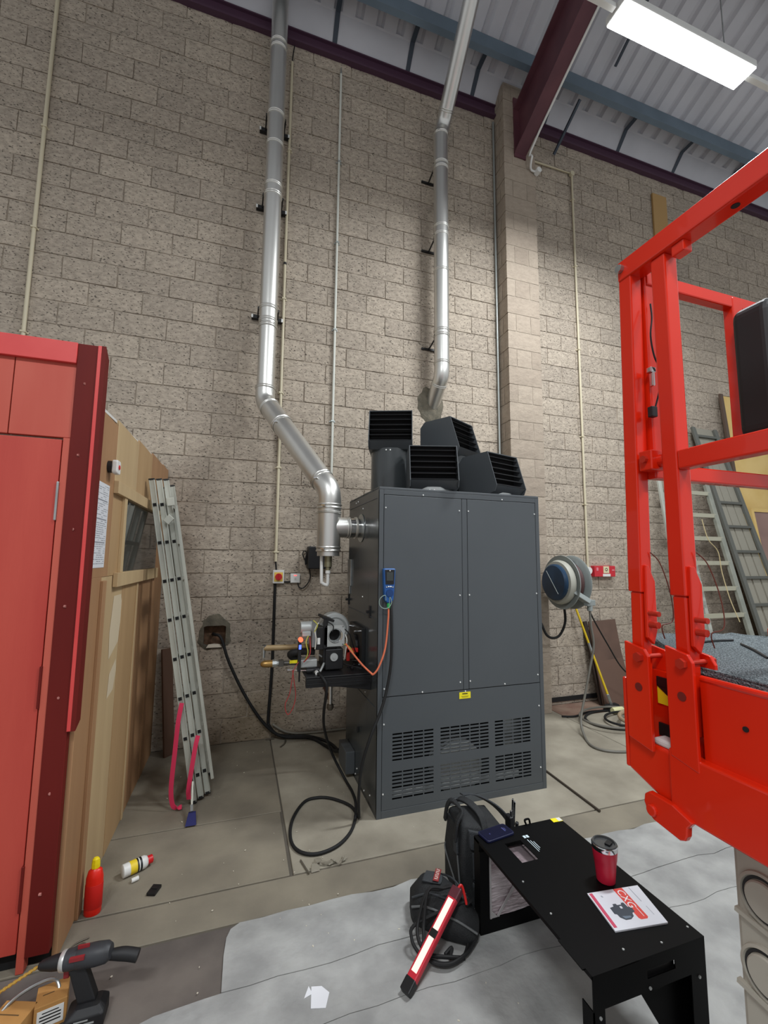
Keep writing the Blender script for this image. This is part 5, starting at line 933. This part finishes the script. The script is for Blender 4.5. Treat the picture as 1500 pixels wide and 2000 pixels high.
solo('hose', B().tube([(3.51, -.77, 1.2), (3.515, -.77, 1.05), (3.54, -.77, .85), (3.50, -.75, .62), (3.43, -.74, .35), (3.33, -.78, .12), (3.25, -.92, .015), (3.18, -1.08, .012), (3.22, -1.19, .012), (3.36, -1.26, .012), (3.6, -1.3, .012)], .012, 10), mat('grey_air_hose', '#6a675f', .5), 'grey air hose dropping from the reel guide and curving over the floor', 'hose', smooth=40)
solo('cable', B().tube([(3.52, -.75, 1.22), (3.62, -.7, 1.1), (3.9, -.6, .8), (4.2, -.5, .5), (4.5, -.5, .3)], .008, 8), m_black_matt, 'black cable slanting from the reel down to the right', 'cable', smooth=40)
for k, (r_, dx, dy, m) in enumerate(((.30, 0, 0, m_black_matt), (.24, .1, -.08, m_black_matt), (.34, -.05, -.04, MATS['grey_air_hose']), (.28, .22, -.22, mat('tan_hose', '#a08d74', .6)))):
    solo('floor_hose', B().tube([(3.98+dx+r_*1.25*math.cos(a), -.62+dy+r_*.9*math.sin(a), .014+.022*k) for a in [i*.45 for i in range(14)]], .012 if k < 3 else .02, 8), m, ['black hose coil lying under the broom', 'small black hose coil between the broom and the lift', 'wide grey hose coil on the brown floor strip', 'tan flat hose coil nearest the red lift'][k], 'hose', smooth=40)
solo('cable', B().tube([(3.45, -.36, .012), (3.6, -.40, .012), (3.85, -.33, .012), (4.1, -.36, .012)], .010, 8), m_black_matt, 'short black cable lying straight at the edge of the brown strip', 'cable', smooth=40)
t = thing('broom', 'broom with yellow handle leaning on the wall behind the hose reel', 'broom', (4.27, -.22, 0))
bt, bb = Vector((3.94, -.06, 1.2)), Vector((4.19, -.30, .10))
part('handle', B().cyl(bt, bb, .013, n=14), mat('yellow_handle', '#d9b81f', .45), t, smooth=35); part('tape_band', B().cyl(bt.lerp(bb, .42), bt.lerp(bb, .52), .0145, n=14), m_steel2, t, smooth=35); part('socket', B().bar(bb+Vector((-.02, .01, .07)), (4.20, -.315, .04), .05, .03), m_steel2, t, bev=.004); part('head', B().hull([(4.10, -.36, .06), (4.28, -.34, .06), (4.09, -.40, 0), (4.30, -.38, 0), (4.10, -.30, .06), (4.28, -.28, .06), (4.09, -.29, 0), (4.30, -.27, 0)]), m_black_matt, t, bev=.005)
t = thing('glue_tube', 'white tube with red cap on the floor by the broom head', 'tube', (4.2, -.45, 0)); part('tube', B().lathe([(.03, 0), (.034, .02), (.034, .14), (.016, .17)], 16, Matrix.Translation((4.08, -.44, .036)) @ Matrix.Rotation(math.pi/2, 4, 'Y')), mat('pale_yellow_tube', '#dcd9a8', .5), t, smooth=40); part('cap', B().cyl((4.25, -.44, .036), (4.29, -.44, .036), .017, n=14), MATS['red_knob'], t)
m_bb = mat('brown_board', '#58443a', .6, c2='#685044', scale=4)
solo('timber_board', B().bar((4.40, -.20, 0), (4.36, -.055, .98), .42, .016, up=(0, 1, 0)), m_bb, 'wide brown board leaning on the wall behind the broom', 'board'); solo('timber_board', B().bar((4.40, -.245, 0), (4.37, -.10, .62), .44, .014, up=(0, 1, 0)), mat('brown_board_front', '#644c40', .55), 'shorter brown board in front of the wide brown board', 'board'); solo('timber_board', B().bar((4.20, -.16, 0), (4.12, -.03, .97), .05, .02, up=(0, 1, 0)), mat('black_brown_board', '#33261f', .7), 'narrow dark board left of the wide brown board', 'board')
t = thing('fire_alarm_panel', 'red fire alarm call box with a white label at the end of the cream conduit', 'alarm', (4.44, 0, 1.52))
part('box', B().box(4.273, 4.607, -.07, -.001, 1.523, 1.661), mat('fire_red', '#c22a35', .4), t, bev=.006); part('call_plate', B().box(4.41, 4.50, -.074, -.07, 1.57, 1.655), mat('cream_plate', '#d8cda8', .5), t); part('call_symbol', B().lathe([(.012, 0), (.02, .002), (.02, 0)], 16, Matrix.Translation((4.455, -.074, 1.615)) @ Matrix.Rotation(math.pi/2, 4, 'X'), caps=False), m_black, t); part('label', B().box(4.40, 4.52, -.074, -.07, 1.527, 1.56), m_white_pl, t); part('print', B().box(4.30, 4.33, -.0725, -.07, 1.60, 1.64).box(4.55, 4.59, -.0725, -.07, 1.60, 1.615), mat('pale_red_print', '#d9808a', .5), t)
# timber strip fixed high on the wall
solo('timber_strip', B().box(5.72, 6.0, -.03, -.004, 6.0, 7.30), mat('plywood_strip', '#b08c58', .7), 'plywood strip fixed high on the wall above the lift rail', 'board')
# ------------------------------------------------------------------ ladders leaning on the wall behind the lift
def ladder(label, xt, xb, w, wb, yt, yb, zt, m, pitch, r, boards=None, m_r=None, z0=0):
    t = thing('ladder', label, 'ladder', (xb, yb, 0))
    top = Vector((xt, yt, zt)); bot = Vector((xb, yb, z0)); 
    for s in (-1, 1): part('stile', B().bar(bot+Vector((s*wb/2, 0, 0)), top+Vector((s*w/2, 0, 0)), r, r*1.8, up=(1, 0, 0)), m, t, bev=.003)
    L_ = (top-bot).length; n = int(L_/pitch)
    for k in range(n):
        f = (k+.6)/n; c = bot.lerp(top, f); ww = (wb+(w-wb)*f)/2; part('rung', B().bar(c-Vector((ww, 0, 0)), c+Vector((ww, 0, 0)), .032, .05 if m_r else .032), m_r or m, t)
    if boards:
        for k in range(boards):
            o = -.5+(k+.5)/boards; part('board', B().bar(bot+Vector((o*wb*.9, .03, 0)), top+Vector((o*w*.9, .03, 0)), .02, w/boards*.9, up=(1, 0, 0)), mat('grey_board', '#8b877a', .7) if 'grey_board' not in MATS else MATS['grey_board'], t)
    return t
m_old = mat('weathered_grey_ladder', '#87897f', .5, .3, c2='#96988d', scale=8); m_dk = mat('dark_grey_ladder', '#5f605a', .6, .2)
ladder('tall grey ladder with a boarded back leaning behind the lift', 6.36, 6.30, .44, .60, -.09, -1.05, 3.66, m_dk, .33, .035, boards=3)
ladder('bright aluminium ladder in front of the boarded ladder behind the lift posts', 5.68, 5.24, .52, .86, -.36, -1.12, 2.75, m_old, .30, .04, m_r=mat('pale_alu_rung', '#b3b09c', .45, .3))
ladder('narrow aluminium ladder left of the bright ladder behind the second lift post', 5.50, 4.95, .30, .42, -.09, -.98, 3.3, m_alu, .34, .03)
solo('rope', B().tube([(5.45, -.62, 2.25), (5.42, -.7, 2.0), (5.5, -.75, 1.85), (5.47, -.8, 1.6), (5.42, -.9, 1.3), (5.40, -1.0, 1.05)], .005, 6), mat('pale_rope', '#b0a078', .8), 'pale rope hanging down the bright aluminium ladder', 'rope', smooth=40)
m_osb = mat('yellow_board', '#cfae68', .7, c2='#d8ba78', scale=3); 
solo('sheet_board', B().bar((7.7, -.35, 0), (7.62, -.04, 4.25), 1.55, .02, up=(0, 1, 0)), m_osb, 'tall yellow sheet board leaning on the wall at the right edge', 'board'); solo('sheet_board', B().bar((6.86, -.38, 0), (6.80, -.07, 4.25), .06, .03, up=(0, 1, 0)), mat('dark_edge_board', '#57463a', .7), 'thin dark board along the edge of the yellow sheet board', 'board')
t = thing('framed_panel', 'brown framed panel leaning in front of the yellow sheet board', 'panel', (7.2, -.6, 0))
part('panel', B().bar((7.25, -.62, .02), (7.25, -.33, 2.45), .78, .012, up=(0, 1, 0)), mat('mauve_panel', '#7d5f55', .35, c2='#8d6e62', scale=3), t); part('frame_side', B().bar((6.84, -.63, 0), (6.84, -.33, 2.47), .05, .035, up=(0, 1, 0)), m_osb, t); part('frame_side', B().bar((7.66, -.63, 0), (7.66, -.33, 2.47), .05, .035, up=(0, 1, 0)), m_osb, t); part('frame_top', B().bar((6.82, -.33, 2.46), (7.68, -.33, 2.46), .04, .05), m_osb, t)
